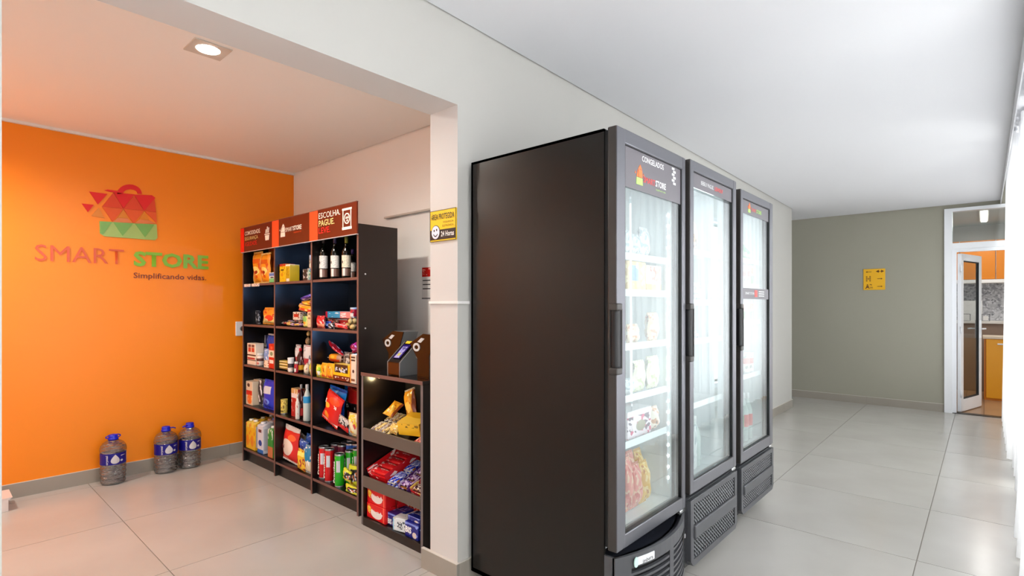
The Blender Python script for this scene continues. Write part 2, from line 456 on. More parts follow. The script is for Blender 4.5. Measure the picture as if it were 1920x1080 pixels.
nt.links.new(tc.outputs['Object'], vo.inputs['Vector']); nt.links.new(vo.outputs['Color'], cr.inputs[0]); nt.links.new(cr.outputs[0], pb.inputs['Base Color'])
pb.inputs['Roughness'].default_value = 0.25
structure(MB().box(11.58, 11.6, -1.5, 1.7, 1.10, 1.70), 'wall_kitchen_backsplash', mos, 'grey and white mosaic backsplash above the counter', 'wall')
M_yel = mat('yellow_lacquer', (244, 168, 12), 0.35)
M_yel2 = mat('orange_yellow_lacquer', (212, 124, 8), 0.35)
# wall cupboards
for i, (y0, y1) in enumerate(((0.30, 0.75), (-0.135, 0.295), (-0.57, -0.14))):
    c = thing('wall_cabinet', ['yellow wall cupboard seen through the glass of the open door', 'yellow wall cupboard beside the edge of the open door leaf', 'yellow wall cupboard nearest the white curtain'][i], 'cabinet', (11.25, (y0 + y1) / 2, 1.76), R90, 'yellow kitchen wall cupboards')
    w = (y1 - y0) / 2
    MB().box(-w, w, 0.02, 0.35, 0, 0.62).build('body', M_white, c)
    MB().box(-w + 0.003, w - 0.003, 0, 0.02, 0.0, 0.62, bev=0.003).build('door', M_yel2, c)
tag(MB().box(11.22, 11.58, -0.9, 1.2, 1.70, 1.755, bev=0.004).build('light_pelmet', M_white), 'white pelmet shelf under the yellow wall cupboards', 'shelf')
cnt = thing('kitchen_counter', 'taupe kitchen counter with a pale worktop below the mosaic', 'counter', (11.0, 0, 0))
MB().box(0.0, 0.58, -1.2, 1.5, 1.06, 1.10, bev=0.004).build('worktop', mat('pale_stone', (224, 220, 214), 0.3), cnt)
MB().box(0.03, 0.58, -1.2, 1.5, 0.0, 1.06).build('front_panel', mat('taupe_panel', (150, 128, 112), 0.5), cnt)
cb = thing('base_cabinet', 'yellow base cabinet with a beige top and small white handle', 'cabinet', (10.1, -0.32, 0), R90)
MB().box(-0.32, 0.5, 0.02, 0.5, 0.0, 0.87).build('body', M_yel2, cb)
MB().box(-0.298, 0.498, 0.0, 0.02, 0.03, 0.865, bev=0.003).build('door', M_yel, cb)
MB().box(-0.335, 0.51, -0.01, 0.52, 0.87, 0.905, bev=0.004).build('top', mat('beige_top', (222, 206, 184), 0.35), cb)
MB().box(-0.18, -0.10, -0.018, 0.0, 0.79, 0.81, bev=0.004).build('handle', M_alu, cb)
tag(MB().box(11.3, 11.33, 0.02, 0.30, 1.10, 1.42, bev=0.004).build('chopping_board', M_white), 'white board leaning upright on the kitchen counter', 'board')
for (y, lab) in ((0.21, 'small dark framed stand on the counter seen through the door glass'), (-0.02, 'small grey framed stand on the counter beside the white board')):
    o = thing('napkin_stand', lab, 'stand', (11.1, y, 1.10), R90)
    MB().box(-0.05, -0.042, 0, 0.05, 0, 0.11).box(0.042, 0.05, 0, 0.05, 0, 0.11).box(-0.05, 0.05, 0, 0.05, 0.102, 0.11).box(-0.05, 0.05, 0, 0.05, 0, 0.006).build('wire_frame', mat('grey_wire', (96, 96, 100), 0.4), o)
    MB().box(-0.03, 0.03, 0.015, 0.035, 0.006, 0.08).build('napkins', M_white, o)
lamp = thing('tube_light', 'white tube light on the kitchen ceiling behind the transom', 'lamp', (10.2, 0.0, 2.62))
MB().box(-0.65, 0.65, -0.05, 0.05, 0.01, 0.04).build('housing', M_white, lamp)
MB().box(-0.6, 0.6, -0.035, 0.035, -0.005, 0.01).build('tube', mat('tube_glow', (255, 252, 244), 0.4, emit=3.0), lamp)
kl = area('kitchen_lamp', (10.2, 0.0, 2.58), (0, 0, 0), 1.2, 0.08, 17, (1, 0.98, 0.94))

# ------------------------------------------------------------------ curtains
M_sheer = sheer('sheer_curtain', (250, 250, 252), 0.45, 0.02)
def curtain(x0, x1, yc, amp, n, label, flare=0.0, z0=0.03, z1=2.83):
    th = thing('sheer_curtain', label, 'curtain', (x0, yc, 0), 0, 'white sheer curtains')
    L = x1 - x0
    def fn(u, v):
        ph = 2 * math.pi * n * u
        a = amp * (0.55 + 0.45 * (1 - v)) * (1 + 0.3 * math.sin(3.1 * u * n))
        return (u * L + 0.012 * math.sin(ph * 2 + v * 3), a * math.sin(ph) + flare * (1 - v) ** 2 * (0.5 + 0.5 * math.sin(ph * 0.5 + 0.7)), z0 + (z1 - z0) * v)
    MB().grid(fn, max(40, int(n * 14)), 14).build('cloth', M_sheer, th)
    MB().box(0, L, -0.006, 0.006, z1, z1 + 0.02).build('heading_rail', M_alu, th)
curtain(3.15, 4.25, -0.235, 0.035, 7, 'sheer white curtain panel with a flared hem at the picture edge', 0.07)
curtain(4.27, 5.28, -0.235, 0.038, 7, 'sheer white curtain panel next to the flared one', 0.03)
curtain(5.58, 6.15, -0.235, 0.038, 4, 'narrow sheer white curtain panel beyond the bright gap', 0.02)
curtain(6.18, 8.45, -0.205, 0.038, 14, 'long sheer white curtain panel reaching the glazed door', 0.015)
curtain(-1.3, 0.25, -0.30, 0.04, 9, 'sheer white curtain panel opposite the wall stub', 0.0)
curtain(0.35, 3.0, -0.30, 0.04, 15, 'sheer white curtain panel opposite the niche opening', 0.0)
curtain(-3.3, -1.4, -0.26, 0.04, 11, 'sheer white curtain panel at the near end of the corridor', 0.0)
LOGO = [
    ('red', [(1.1834, 2.2429), (1.1805, 2.2628), (1.1721, 2.2804), (1.1588, 2.2945), (1.1415, 2.3041), (1.1216, 2.3085), (1.1003, 2.3075), (1.0792, 2.3013), (1.0597, 2.2903), (1.043, 2.2752), (1.0303, 2.2573), (1.0223, 2.2375), (1.0196, 2.2173), (1.0597, 2.2288), (1.0612, 2.2376), (1.0658, 2.2464), (1.0732, 2.2545), (1.0828, 2.2614), (1.094, 2.2665), (1.1061, 2.2697), (1.1183, 2.2705), (1.1297, 2.269), (1.1395, 2.2652), (1.147, 2.2594), (1.1518, 2.252), (1.1534, 2.2435)], 0),
    ('red', [(0.8476, 2.2106), (0.9599, 2.2096), (0.9001, 2.1195)], 0),
    ('red', [(0.8033, 2.1132), (0.8758, 2.1135), (0.8396, 2.0528)], 0),
    ('amber', [(0.9049, 2.0946), (0.9412, 2.0199), (0.861, 2.0286)], 0),
    ('red', [(0.9391, 2.2338), (0.9599, 2.244), (1.0232, 2.2439), (1.021, 2.2297), (0.9773, 2.2279)], 0),
    ('red', [(0.997, 2.2276), (1.1341, 2.2334), (1.0611, 2.1099)], 0),
    ('red', [(1.1297, 2.2327), (1.2527, 2.2447), (1.2759, 2.2274), (1.1992, 2.1107)], 0),
    ('rust', [(0.9956, 2.2239), (1.0604, 2.1089), (0.9261, 2.1078)], 0),
    ('rust2', [(0.9261, 2.106), (1.0604, 2.1072), (0.9913, 1.9966)], 0),
    ('rust', [(1.1319, 2.2206), (1.1984, 2.1115), (1.0618, 2.1091)], 0),
    ('rust2', [(1.0618, 2.1065), (1.1984, 2.1106), (1.1282, 2.0003)], 0),
    ('rust', [(1.2697, 2.2201), (1.2813, 2.1089), (1.2007, 2.1118)], 0),
    ('rust2', [(1.2007, 2.11), (1.2813, 2.1071), (1.286, 2.0202)], 0),
    ('amber', [(1.0611, 2.1046), (1.0901, 2.0364), (1.0239, 2.0335)], 0),
    ('amber', [(1.1992, 2.1072), (1.2335, 2.0395), (1.1653, 2.0366)], 0),
    ('peach', [(1.0239, 2.0317), (1.0901, 2.0346), (1.1238, 2.0015), (0.9942, 1.9961)], 0),
    ('peach', [(1.1653, 2.0349), (1.2335, 2.0376), (1.2829, 2.0181), (1.1312, 1.9997)], 0),
    ('green2', [(0.9096, 1.993), (1.2845, 2.0109), (1.2907, 1.9013), (1.2751, 1.8807), (0.9391, 1.88), (0.9124, 1.8995)], 0),
    ('green', [(0.9151, 1.9919), (0.9878, 1.9945), (0.9322, 1.893), (0.9233, 1.8964), (0.9137, 1.9039)], 1),
    ('green', [(0.9956, 1.9936), (1.1238, 1.9997), (1.0553, 1.8939)], 1),
    ('green', [(1.1371, 1.9995), (1.2681, 2.0064), (1.2045, 1.8976)], 1),
]

# ------------------------------------------------------------------ wall logo on the orange wall
logo = thing('wall_logo', 'shopping bag emblem above red and green lettering on the orange wall', 'sign', (0, 5.058, 0))
LC = {'red': mat('logo_red', (224, 4, 8), 0.5), 'rust': mat('logo_rust', (220, 62, 12), 0.5), 'rust2': mat('logo_rust_light', (228, 86, 18), 0.5),
      'amber': mat('logo_amber', (222, 130, 12), 0.3), 'green': mat('logo_green', (118, 176, 88), 0.25), 'green2': mat('logo_pale_green', (160, 190, 104), 0.25),
      'peach': mat('logo_peach', (226, 128, 70), 0.3)}
def plate(pts, c, name, t0=0.0, t=0.005):
    MB().prism(pts, -t0 - t, -t0).build(name, LC[c], logo)
for i, (c, pts, lay) in enumerate(LOGO):
    plate(pts, c, 'emblem_piece', 0.0025 * lay)
lettering('SMART', 0.524, 0.118, mat('logo_brick', (214, 84, 44), 0.35), logo, (0.540, -0.003, 1.668), bold=-0.004, depth=0.003)
lettering('STORE', 0.545, 0.122, mat('logo_leaf', (128, 186, 52), 0.3), logo, (1.127, -0.003, 1.660), bold=0.035, depth=0.003)
lettering('Simplificando vidas.', 0.527, 0.058, mat('logo_brown', (110, 34, 26), 0.4), logo, (1.127, -0.003, 1.552), depth=0.003, bold=0.006)

# ------------------------------------------------------------------ downlight
def downlight(x, y, label, power):
    dl = thing('downlight', label, 'lamp', (x, y, 2.64), group='downlights in the niche ceiling')
    b = MB(); s = 0.085; r_ = 0.055; n_ = 24
    ring = [(r_ * math.cos(2 * math.pi * i / n_), r_ * math.sin(2 * math.pi * i / n_)) for i in range(n_)]
    def sq(a):
        c_, s_ = math.cos(a), math.sin(a); k = s / max(abs(c_), abs(s_)); return (c_ * k, s_ * k)
    outr = [sq(2 * math.pi * i / n_) for i in range(n_)]
    for i in range(n_):
        j = (i + 1) % n_
        b.poly([(*outr[i], -0.006), (*ring[i], -0.004), (*ring[j], -0.004), (*outr[j], -0.006)])
        b.poly([(*outr[i], 0.0), (*outr[i], -0.006), (*outr[j], -0.006), (*outr[j], 0.0)])
    b.build('frame', mat('downlight_frame', (205, 196, 186), 0.5), dl)
    MB().lathe([(0.0, -0.0105), (0.03, -0.010), (0.05, -0.006), (0.054, -0.001)], 24, cap=False).build('lamp_face', mat('lamp_glow', (255, 250, 240), 0.4, emit=14.0), dl)
    sp = bpy.data.lights.new('downlight_beam', 'SPOT'); sp.energy = power; sp.spot_size = math.radians(169); sp.spot_blend = 0.6; sp.shadow_soft_size = 0.05; sp.color = (1, 0.94, 0.84)
    so = bpy.data.objects.new('downlight_beam', sp); COL.objects.link(so); so.location = (x, y, 2.615)
downlight(0.963, 2.915, 'square recessed downlight with a glowing round lamp in the niche ceiling', 66)
downlight(-0.45, 4.25, 'square recessed downlight in the niche ceiling beyond the wall stub', 122)

# ------------------------------------------------------------------ wall bits in the niche
M_black = mat('black_plastic', (14, 14, 16), 0.35)
pl = thing('wall_outlet', 'white wall socket with a black plug on the orange wall', 'outlet', (1.945, 5.06, 1.135))
MB().box(-0.048, 0.048, -0.010, 0, -0.065, 0.065, bev=0.004).build('plate', M_alu, pl)
MB().lathe([(0.022, -0.045), (0.024, -0.02), (0.024, 0)], 14).build('plug', M_black, pl).rotation_euler = (math.radians(-90), 0, 0)
for ch in pl.children:
    if ch.name.startswith('plug'): ch.location = (0.012, -0.010, 0.0); ch.rotation_euler = (math.radians(-90), 0, 0); ch.scale = (1, 1, 1)
MB().tube([(0.012, -0.05, 0), (0.03, -0.062, -0.01), (0.055, -0.06, -0.03), (0.08, -0.03, -0.12), (0.085, -0.012, -0.4)], 0.004).build('cord', M_black, pl)
po = thing('notice_poster', 'white notice with a red header on the niche side wall', 'poster', (2.44, 3.0, 1.39), R90)
MB().box(-0.06, 0.11, -0.004, 0, 0, 0.24).build('sheet', M_white, po)
MB().box(-0.056, 0.106, -0.0055, -0.004, 0.165, 0.232).build('header_print', pmat('poster_red', (196, 26, 22), [('speck', 9, 0.8, (236, 180, 170))]), po)
for k in range(3): MB().box(-0.05, 0.09 - 0.02 * k, -0.005, -0.004, 0.135 - 0.03 * k, 0.142 - 0.03 * k).build('text_line', M_black, po)
MB().box(-0.06, 0.11, -0.005, -0.004, 0.006, 0.012).build('rule', M_black, po)
tag(MB().box(2.412, 2.44, 2.2, 3.504, 2.026, 2.040, bev=0.003).build('cable_conduit', mat('conduit_white', (205, 196, 186), 0.5)), 'thin white cable conduit on the niche side wall above the poster', 'conduit')
b = MB().box(1.718, 1.73, 1.890, 2.105, 1.355, 1.370, bev=0.003).box(1.718, 1.80, 1.886, 1.90, 1.355, 1.370, bev=0.003)
tag(b.build('cable_conduit', M_white), 'thin white cable conduit wrapped around the pillar', 'conduit')
M_ybd = mat('sign_yellow', (240, 196, 20), 0.4)
sg = thing('warning_sign', 'yellow and black AREA PROTEGIDA sign with a smiling face on the pillar', 'sign', (1.728, 2.0, 1.668), R90)
MB().box(-0.097, 0.097, -0.006, 0, 0, 0.155).build('board', M_ybd, sg)
MB().box(-0.094, 0.094, -0.0066, -0.006, 0.008, 0.058).build('black_band', M_black, sg)
b = MB(); bw = 0.0022
b.box(-0.097, 0.097, -0.0075, -0.006, 0.1528, 0.155); b.box(-0.097, 0.097, -0.0075, -0.006, 0, 0.0022); b.box(-0.097, -0.0948, -0.0075, -0.006, 0, 0.155); b.box(0.0948, 0.097, -0.0075, -0.006, 0, 0.155)
b.build('border', M_black, sg)
lettering('ÁREA PROTEGIDA', 0.172, 0.036, M_black, sg, (-0.086, -0.0068, 0.108), bold=0.01)
lettering('VIGILÂNCIA', 0.078, 0.012, mat('sign_brown', (110, 74, 10), 0.5), sg, (0.004, -0.0068, 0.088))
lettering('ELETRÔNICA', 0.082, 0.012, mat('sign_brown', (110, 74, 10), 0.5), sg, (0.0, -0.0068, 0.070))
lettering('24 Horas', 0.096, 0.026, M_white, sg, (-0.010, -0.0072, 0.022), bold=0.02)
face = MB(); disc = lambda cx, cz, r, rz=None: [(cx + r * math.cos(2 * math.pi * i / 20), cz + (rz or r) * math.sin(2 * math.pi * i / 20)) for i in range(20)]
fo = MB().prism(disc(-0.052, 0.046, 0.033, 0.036), -0.0078, -0.0068).build('smiling_face_outline', M_black, sg)
MB().prism(disc(-0.052, 0.046, 0.030, 0.033), -0.0086, -0.0078).build('smiling_face', mat('face_white', (228, 226, 240), 0.5), sg)
b = MB().prism(disc(-0.062, 0.055, 0.004, 0.006), -0.0094, -0.0086).prism(disc(-0.043, 0.058, 0.004, 0.006), -0.0094, -0.0086)
arc = [(-0.052 + 0.018 * math.cos(a), 0.044 + 0.020 * math.sin(a)) for a in [math.radians(200 + 10 * k) for k in range(15)]]
arc2 = [(-0.052 + 0.014 * math.cos(a), 0.044 + 0.015 * math.sin(a)) for a in [math.radians(340 - 10 * k) for k in range(15)]]
b.prism(arc + arc2, -0.0094, -0.0086); b.build('eyes_and_mouth', M_black, sg)
# wayfinding sign on the far wall
wf = thing('wayfinding_sign', 'square yellow wayfinding sign with arrows on the olive grey wall', 'sign', (8.6, 1.108, 1.555), R90)
MB().box(-0.123, 0.123, -0.012, 0, 0, 0.285, bev=0.004).build('board', mat('way_yellow', (236, 178, 10), 0.4), wf)
M_wb = mat('way_brown', (104, 58, 8), 0.5)
def arrow(x0, x1, z, head=0.014, both=False, name='arrow'):
    d = 1 if x1 > x0 else -1; t = 0.003
    b = MB().prism([(x0, z - t), (x1 - d * head, z - t), (x1 - d * head, z + t), (x0, z + t)], -0.0135, -0.012)
    b.prism([(x1, z), (x1 - d * head * 1.3, z + head * 0.75), (x1 - d * head * 1.3, z - head * 0.75)], -0.0135, -0.012)
    if both: b.prism([(x0, z), (x0 + d * head * 1.3, z + head * 0.75), (x0 + d * head * 1.3, z - head * 0.75)], -0.0135, -0.012)
    b.build(name, M_wb, wf)
arrow(-0.03, -0.095, 0.245); arrow(0.02, 0.112, 0.25, 0.026, True, 'double_arrow'); arrow(0.035, 0.095, 0.15); arrow(0.035, 0.095, 0.047)
b = MB()
for r in range(3):
    for c in range(3):
        if (r + c) % 2 == 0 or r == 1: b.box(-0.092 + 0.019 * c, -0.076 + 0.019 * c, -0.0135, -0.012, 0.115 + 0.026 * r, 0.137 + 0.026 * r)
b.build('pictogram', mat('way_brown_light', (160, 112, 8), 0.5), wf, label='square pictogram')
b = MB()
b.prism(disc(-0.075, 0.068, 0.009), -0.0135, -0.012); b.prism([(-0.09, 0.055), (-0.06, 0.055), (-0.062, 0.04), (-0.05, 0.022), (-0.058, 0.018), (-0.072, 0.034), (-0.096, 0.016), (-0.102, 0.022), (-0.086, 0.042)], -0.0135, -0.012)
b.prism([(-0.05, 0.078), (-0.025, 0.074), (-0.028, 0.06), (-0.034, 0.066), (-0.05, 0.07)], -0.0135, -0.012); b.box(-0.05, -0.012, -0.0135, -0.012, 0.024, 0.029); b.box(-0.046, -0.016, -0.0135, -0.012, 0.034, 0.038)
b.build('pictogram', M_wb, wf, label='running figure pictogram')

# ------------------------------------------------------------------ carton on the floor at the picture edge
ct = thing('floor_carton', 'low pinkish white carton on the floor below the orange wall', 'box', (0.235, 4.86, 0.0), 0)
MB().box(-0.13, 0.145, -0.10, 0.14, 0, 0.075, bev=0.002).build('body', mat('white_card', (226, 214, 210), 0.6), ct)
MB().prism([(-0.13, 0.075), (0.150, 0.075), (0.165, 0.088), (-0.13, 0.088)], -0.10, 0.12).build('lid', mat('white_card_lid', (220, 206, 202), 0.6), ct)

# ------------------------------------------------------------------ big water bottles
def water_material():
    m = bpy.data.materials.new('clear_bottle'); m.use_nodes = True
    nt = m.node_tree; nt.nodes.clear()
    out = nt.nodes.new('ShaderNodeOutputMaterial')
    tr = nt.nodes.new('ShaderNodeBsdfTransparent'); tr.inputs[0].default_value = (0.54, 0.58, 0.61, 1)
    gl = nt.nodes.new('ShaderNodeBsdfGlossy'); gl.inputs['Roughness'].default_value = 0.06
    df = nt.nodes.new('ShaderNodeBsdfDiffuse'); df.inputs[0].default_value = (0.20, 0.24, 0.29, 1)
    tc = nt.nodes.new('ShaderNodeTexCoord'); wv = nt.nodes.new('ShaderNodeTexNoise'); wv.inputs['Scale'].default_value = 34
    mpg = nt.nodes.new('ShaderNodeMapping'); mpg.inputs['Scale'].default_value = (0.6, 0.6, 2.2)
    bp = nt.nodes.new('ShaderNodeBump'); bp.inputs['Strength'].default_value = 1.0; bp.inputs['Distance'].default_value = 0.035
    fr = nt.nodes.new('ShaderNodeLayerWeight'); fr.inputs[0].default_value = 0.35
    a = nt.nodes.new('ShaderNodeMixShader'); a.inputs[0].default_value = 0.10
    c = nt.nodes.new('ShaderNodeMixShader')
    mu = nt.nodes.new('ShaderNodeMath'); mu.operation = 'MULTIPLY_ADD'; mu.inputs[1].default_value = 0.5; mu.inputs[2].default_value = 0.20
    L = nt.links.new
    L(tc.outputs['Object'], mpg.inputs[0]); L(mpg.outputs[0], wv.inputs['Vector']); L(wv.outputs['Fac'], bp.inputs['Height'])
    L(bp.outputs[0], gl.inputs['Normal']); L(bp.outputs[0], fr.inputs['Normal'])
    L(tr.outputs[0], a.inputs[1]); L(df.outputs[0], a.inputs[2]); L(fr.outputs['Facing'], mu.inputs[0]); L(mu.outputs[0], c.inputs[0])
    L(a.outputs[0], c.inputs[1]); L(gl.outputs[0], c.inputs[2]); L(c.outputs[0], out.inputs[0])
    return m
M_bottle = water_material()
M_cap = mat('blue_cap', (16, 28, 190), 0.35)
M_lab = mat('navy_label', (18, 16, 130), 0.35)
M_drop = mat('label_grey', (206, 204, 208), 0.4)
def water_bottle(loc, rz, label, ring='loop'):
    th = thing('water_bottle', label, 'bottle', loc, rz, 'large water bottles by the orange wall')
    R = 0.082
    prof = [(0.055, 0.0), (0.074, 0.006), (0.080, 0.02), (0.074, 0.035), (0.081, 0.05), (0.076, 0.068), (0.082, 0.085), (0.077, 0.102), (0.082, 0.12), (0.079, 0.14), (0.080, 0.155),
            (0.080, 0.235), (0.084, 0.245), (0.084, 0.262), (0.079, 0.285), (0.066, 0.305), (0.045, 0.320), (0.032, 0.327), (0.030, 0.332)]
    MB().lathe(prof, 32).build('body', M_bottle, th)
    MB().lathe([(0.0815, 0.153), (0.0815, 0.237)], 36, cap=False).build('label_band', M_lab, th)
    MB().lathe([(0.033, 0.327), (0.034, 0.340), (0.030, 0.342), (0.030, 0.352), (0.028, 0.366), (0.020, 0.368)], 20).build('cap', M_cap, th)
    if ring == 'loop':
        pts = [(0.048 * math.cos(a), -0.0, 0.352 + 0.014 * math.sin(a)) for a in [2 * math.pi * k / 24 for k in range(24)]]
        MB().tube(pts, 0.004, 6, closed=True).build('carry_ring', M_cap, th)
    else:
        s = ring
        MB().tube([(0.02 * s, -0.01, 0.352), (0.05 * s, -0.014, 0.350), (0.066 * s, -0.015, 0.342)], 0.005, 6).build('carry_ring', M_cap, th)
    # printed marks bent around the label
    def bent(pts, name, m, e=0.0008):
        b = MB(); r = 0.0815 + e
        ca = sum(a for a, z in pts) / len(pts); cz = sum(z for a, z in pts) / len(pts); n = len(pts)
        P = lambda k, t: (lambda a, z: (r * math.sin(a), -r * math.cos(a), z))(ca + (pts[k % n][0] - ca) * t, cz + (pts[k % n][1] - cz) * t)
        for t0, t1 in ((0.02, 0.35), (0.35, 0.7), (0.7, 1.0)):
            for k in range(n): b.poly([P(k, t0), P(k, t1), P(k + 1, t1), P(k + 1, t0)])
        b.build(name, m, th)
    drop = [(-0.18 + 0.26 * math.sin(t) * (1 if True else 1), 0) for t in ()]
    dp = []
    for k in range(20):
        t = 2 * math.pi * k / 20
        w = 0.46 * math.sin(t) * (math.sin(t / 2) ** 1.2)
        dp.append((-0.22 - w, 0.195 + 0.034 * math.cos(t)))
    bent(dp, 'drop_emblem', M_drop)
    bent([(0.30 + 0.12 * math.cos(t), 0.180 + 0.008 * math.sin(t)) for t in [2 * math.pi * k / 14 for k in range(14)]], 'oval_emblem', M_drop)
    bent([(0.22, 0.212), (0.46, 0.215), (0.46, 0.220), (0.22, 0.218)], 'text_line', M_drop)
    bent([(0.50, 0.216), (0.66, 0.217), (0.62, 0.2195), (0.45, 0.219)], 'text_line', M_drop)
    bent([(0.90, 0.162), (0.96, 0.162), (0.96, 0.23), (0.90, 0.23)], 'white_strip', M_drop)
    o = lettering('crystal', 0.068, 0.020, M_drop, th, (-0.072, -0.0605, 0.160), vertical=True, bold=0.02, rot=(0, 0, -0.82))
    return th
water_bottle((0.972, 4.935, 0), 0.18, 'large clear water bottle standing apart from the other two')
water_bottle((1.322, 4.945, 0), 0.22, 'large clear water bottle in the middle with its carry ring bent aside', 1)
water_bottle((1.497, 4.955, 0), 0.22, 'large clear water bottle standing closest to the black shelves', -1)

# ------------------------------------------------------------------ black shelf unit
M_mel = mat('black_melamine', (18, 13, 13), 0.30)
M_edge = mat('brown_edge_band', (112, 78, 72), 0.45)
M_mel2 = mat('brown_black_panel', (34, 25, 23), 0.38)
sh = thing('shelf_unit', 'tall black shelf unit of three bays with a brown header sign', 'shelf', (1.86, 3.89, 0), R90)
POSTS = [-0.905, -0.290, 0.303, 0.903]
SZ = [1.530, 1.185, 0.838, 0.490, 0.115]
SD = 0.30
for i, x in enumerate(POSTS):
    b = MB().box(x - 0.010, x + 0.010, 0.0, SD, 0.0, 1.872); b.bm.normal_update()
    for f in b.bm.faces:
        if f.normal.y < -0.5: f.material_index = 1
        elif i == 3 and f.normal.x > 0.5: f.material_index = 2
    b.build('side_panel', [M_mel, M_edge, M_mel2], sh)
for i in range(3):
    x0, x1 = POSTS[i] + 0.010, POSTS[i + 1] - 0.010
    for z in SZ:
        b = MB().box(x0, x1, 0.004, SD - 0.01, z - 0.018, z); b.bm.normal_update()
        for f in b.bm.faces:
            if f.normal.y < -0.5: f.material_index = 1
        b.build('shelf_board', [M_mel, M_edge], sh)
    MB().box(x0, x1, 0.0, SD, 1.852, 1.872).build('top_board', M_mel, sh)
    MB().box(x0, x1, 0.03, 0.045, 0.0, 0.097).build('plinth', M_mel, sh)
    MB().box(x0, x1, SD - 0.010, SD - 0.004, 0.0, 1.852).build('back_panel', mat('glossy_black_back', (10, 11, 20), 0.30), sh)
for z in (1.55, 1.20, 0.86, 0.5):
    MB().lathe([(0.006, 0.0), (0.004, 0.004)], 8).build('screw_cap', M_drop, sh, loc=(POSTS[3] + 0.010, 0.05, z)).rotation_euler = (0, math.radians(90), 0)
# price strips
for x in (-0.875, -0.72): MB().box(x, x + (0.12 if x < -0.8 else 0.14), -0.002, 0.004, 1.506, 1.530).build('price_label', pmat('price_strip', (238, 230, 222), [('speck', 14, 0.82, (120, 80, 70))]), sh)
# little blue-white leds under the boards
M_led = mat('cool_led', (150, 200, 255), 0.3, emit=18.0)
for (x, z, pw) in ((0.262, 1.80, 0.5), (0.255, 1.505, 0.5), (-0.33, 1.505, 0.3), (0.86, 1.505, 0.4), (0.868, 1.155, 0.5), (0.70, 1.160, 0.35)):
    MB().lathe([(0.0, -0.006), (0.005, -0.004), (0.006, 0.0)], 10, cap=False).build('led_lamp', M_led, sh, loc=(x, 0.14, z))
    l = bpy.data.lights.new('shelf_led', 'POINT'); l.energy = pw * 4.0; l.color = (0.25, 0.5, 1.0); l.shadow_soft_size = 0.01
    o = bpy.data.objects.new('shelf_led', l); COL.objects.link(o); o.location = (1.86 + 0.14, 3.89 - x, z - 0.02)
# header sign of three boards
M_hb = mat('header_brown', (104, 34, 16), 0.35)
M_hb2 = mat('header_maroon', (98, 14, 14), 0.35)
M_or = mat('header_orange', (255, 88, 44), 0.4); M_rd = mat('header_red', (246, 16, 10), 0.4)
M_w2 = mat('print_white', (246, 240, 228), 0.5); M_cr = mat('print_cream', (232, 214, 140), 0.5); M_pr = mat('print_red', (240, 40, 40), 0.5)
ZS0, ZS1 = 1.805, 2.010
hdrs = []
for i, (x0, x1, c, st, sc_) in enumerate(((-0.915, -0.300, M_hb2, 0.07, M_rd), (-0.300, 0.303, M_hb, 0.115, M_or), (0.303, 0.915, M_hb, 0.115, M_or))):
    h_ = MB().box(x0, x1, -0.014, -0.004, ZS0, ZS1).build('header_board', c, sh, label=['dark red header board', 'brown header board with the shop name', 'brown header board with three words'][i])
    MB().box(x0, x0 + st, -0.0155, -0.014, ZS0, ZS1).build('colour_strip', sc_, h_)
    hdrs.append(h_)
    MB().box(x0, x1, -0.015, -0.002, ZS0 - 0.004, ZS0).build('edge_line', M_drop, h_)
    MB().box(x0, x1, -0.015, -0.002, ZS1, ZS1 + 0.004).build('edge_line', M_edge, h_)
YF = -0.0145
lettering('COMODIDADE.', 0.31, 0.034, M_w2, hdrs[0], (-0.825, YF, 1.942), bold=0.012)
lettering('SEGURANÇA.', 0.27, 0.036, M_cr, hdrs[0], (-0.825, YF, 1.893))
lettering('AGILIDADE.', 0.25, 0.034, M_pr, hdrs[0], (-0.825, YF, 1.850))
b = MB(); X0 = -0.39
b.prism([(X0 - 0.03, 1.87), (X0 + 0.03, 1.87), (X0 + 0.037, 1.91), (X0 - 0.037, 1.91)], -0.016, -0.014); b.box(X0 - 0.045, X0 + 0.045, -0.016, -0.014, 1.915, 1.923)
for k, hh in enumerate((0.03, 0.05, 0.04)): b.prism([(X0 - 0.03 + 0.024 * k, 1.928), (X0 - 0.018 + 0.024 * k, 1.928), (X0 - 0.012 + 0.024 * k, 1.928 + hh), (X0 - 0.024 + 0.024 * k, 1.928 + hh)], -0.016, -0.014)
b.build('cup_icon', M_w2, hdrs[0])
def bag_icon(parent, x, z, w, h, cols, y=-0.0155):
    b = MB()
    b.prism([(x - w * .5, z), (x + w * .5, z), (x + w * .46, z + h * .34), (x - w * .46, z + h * .34)], y, y + 0.0012, cols[0])
    b.prism([(x - w * .46, z + h * .37), (x - w * .15, z + h * .37), (x - w * .3, z + h * .72)], y, y + 0.0012, cols[1])
    b.prism([(x - w * .1, z + h * .37), (x + w * .45, z + h * .37), (x + w * .4, z + h * .75), (x - w * .2, z + h * .75)], y, y + 0.0012, cols[1])
    for sx in (-0.72, 0.55): b.prism([(x + w * sx, z + h * .5), (x + w * (sx + .16), z + h * .5), (x + w * (sx + .08), z + h * .62)], y, y + 0.0012, cols[1])
    b.prism([(x - w * .2, z + h * .78), (x + w * .38, z + h * .78), (x + w * .1, z + h * 1.0)], y, y + 0.0012, cols[2])
    return b
bag_icon(hdrs[1], -0.115, 1.872, 0.075, 0.10, (0, 0, 0)).build('bag_emblem', M_w2, hdrs[1])
lettering('SMART', 0.125, 0.032, M_w2, hdrs[1], (-0.07, YF, 1.905)); lettering('STORE', 0.125, 0.034, M_w2, hdrs[1], (0.06, YF, 1.905), bold=0.03)
lettering('Simplificando vidas.', 0.12, 0.013, M_or, hdrs[1], (0.065, YF, 1.882))
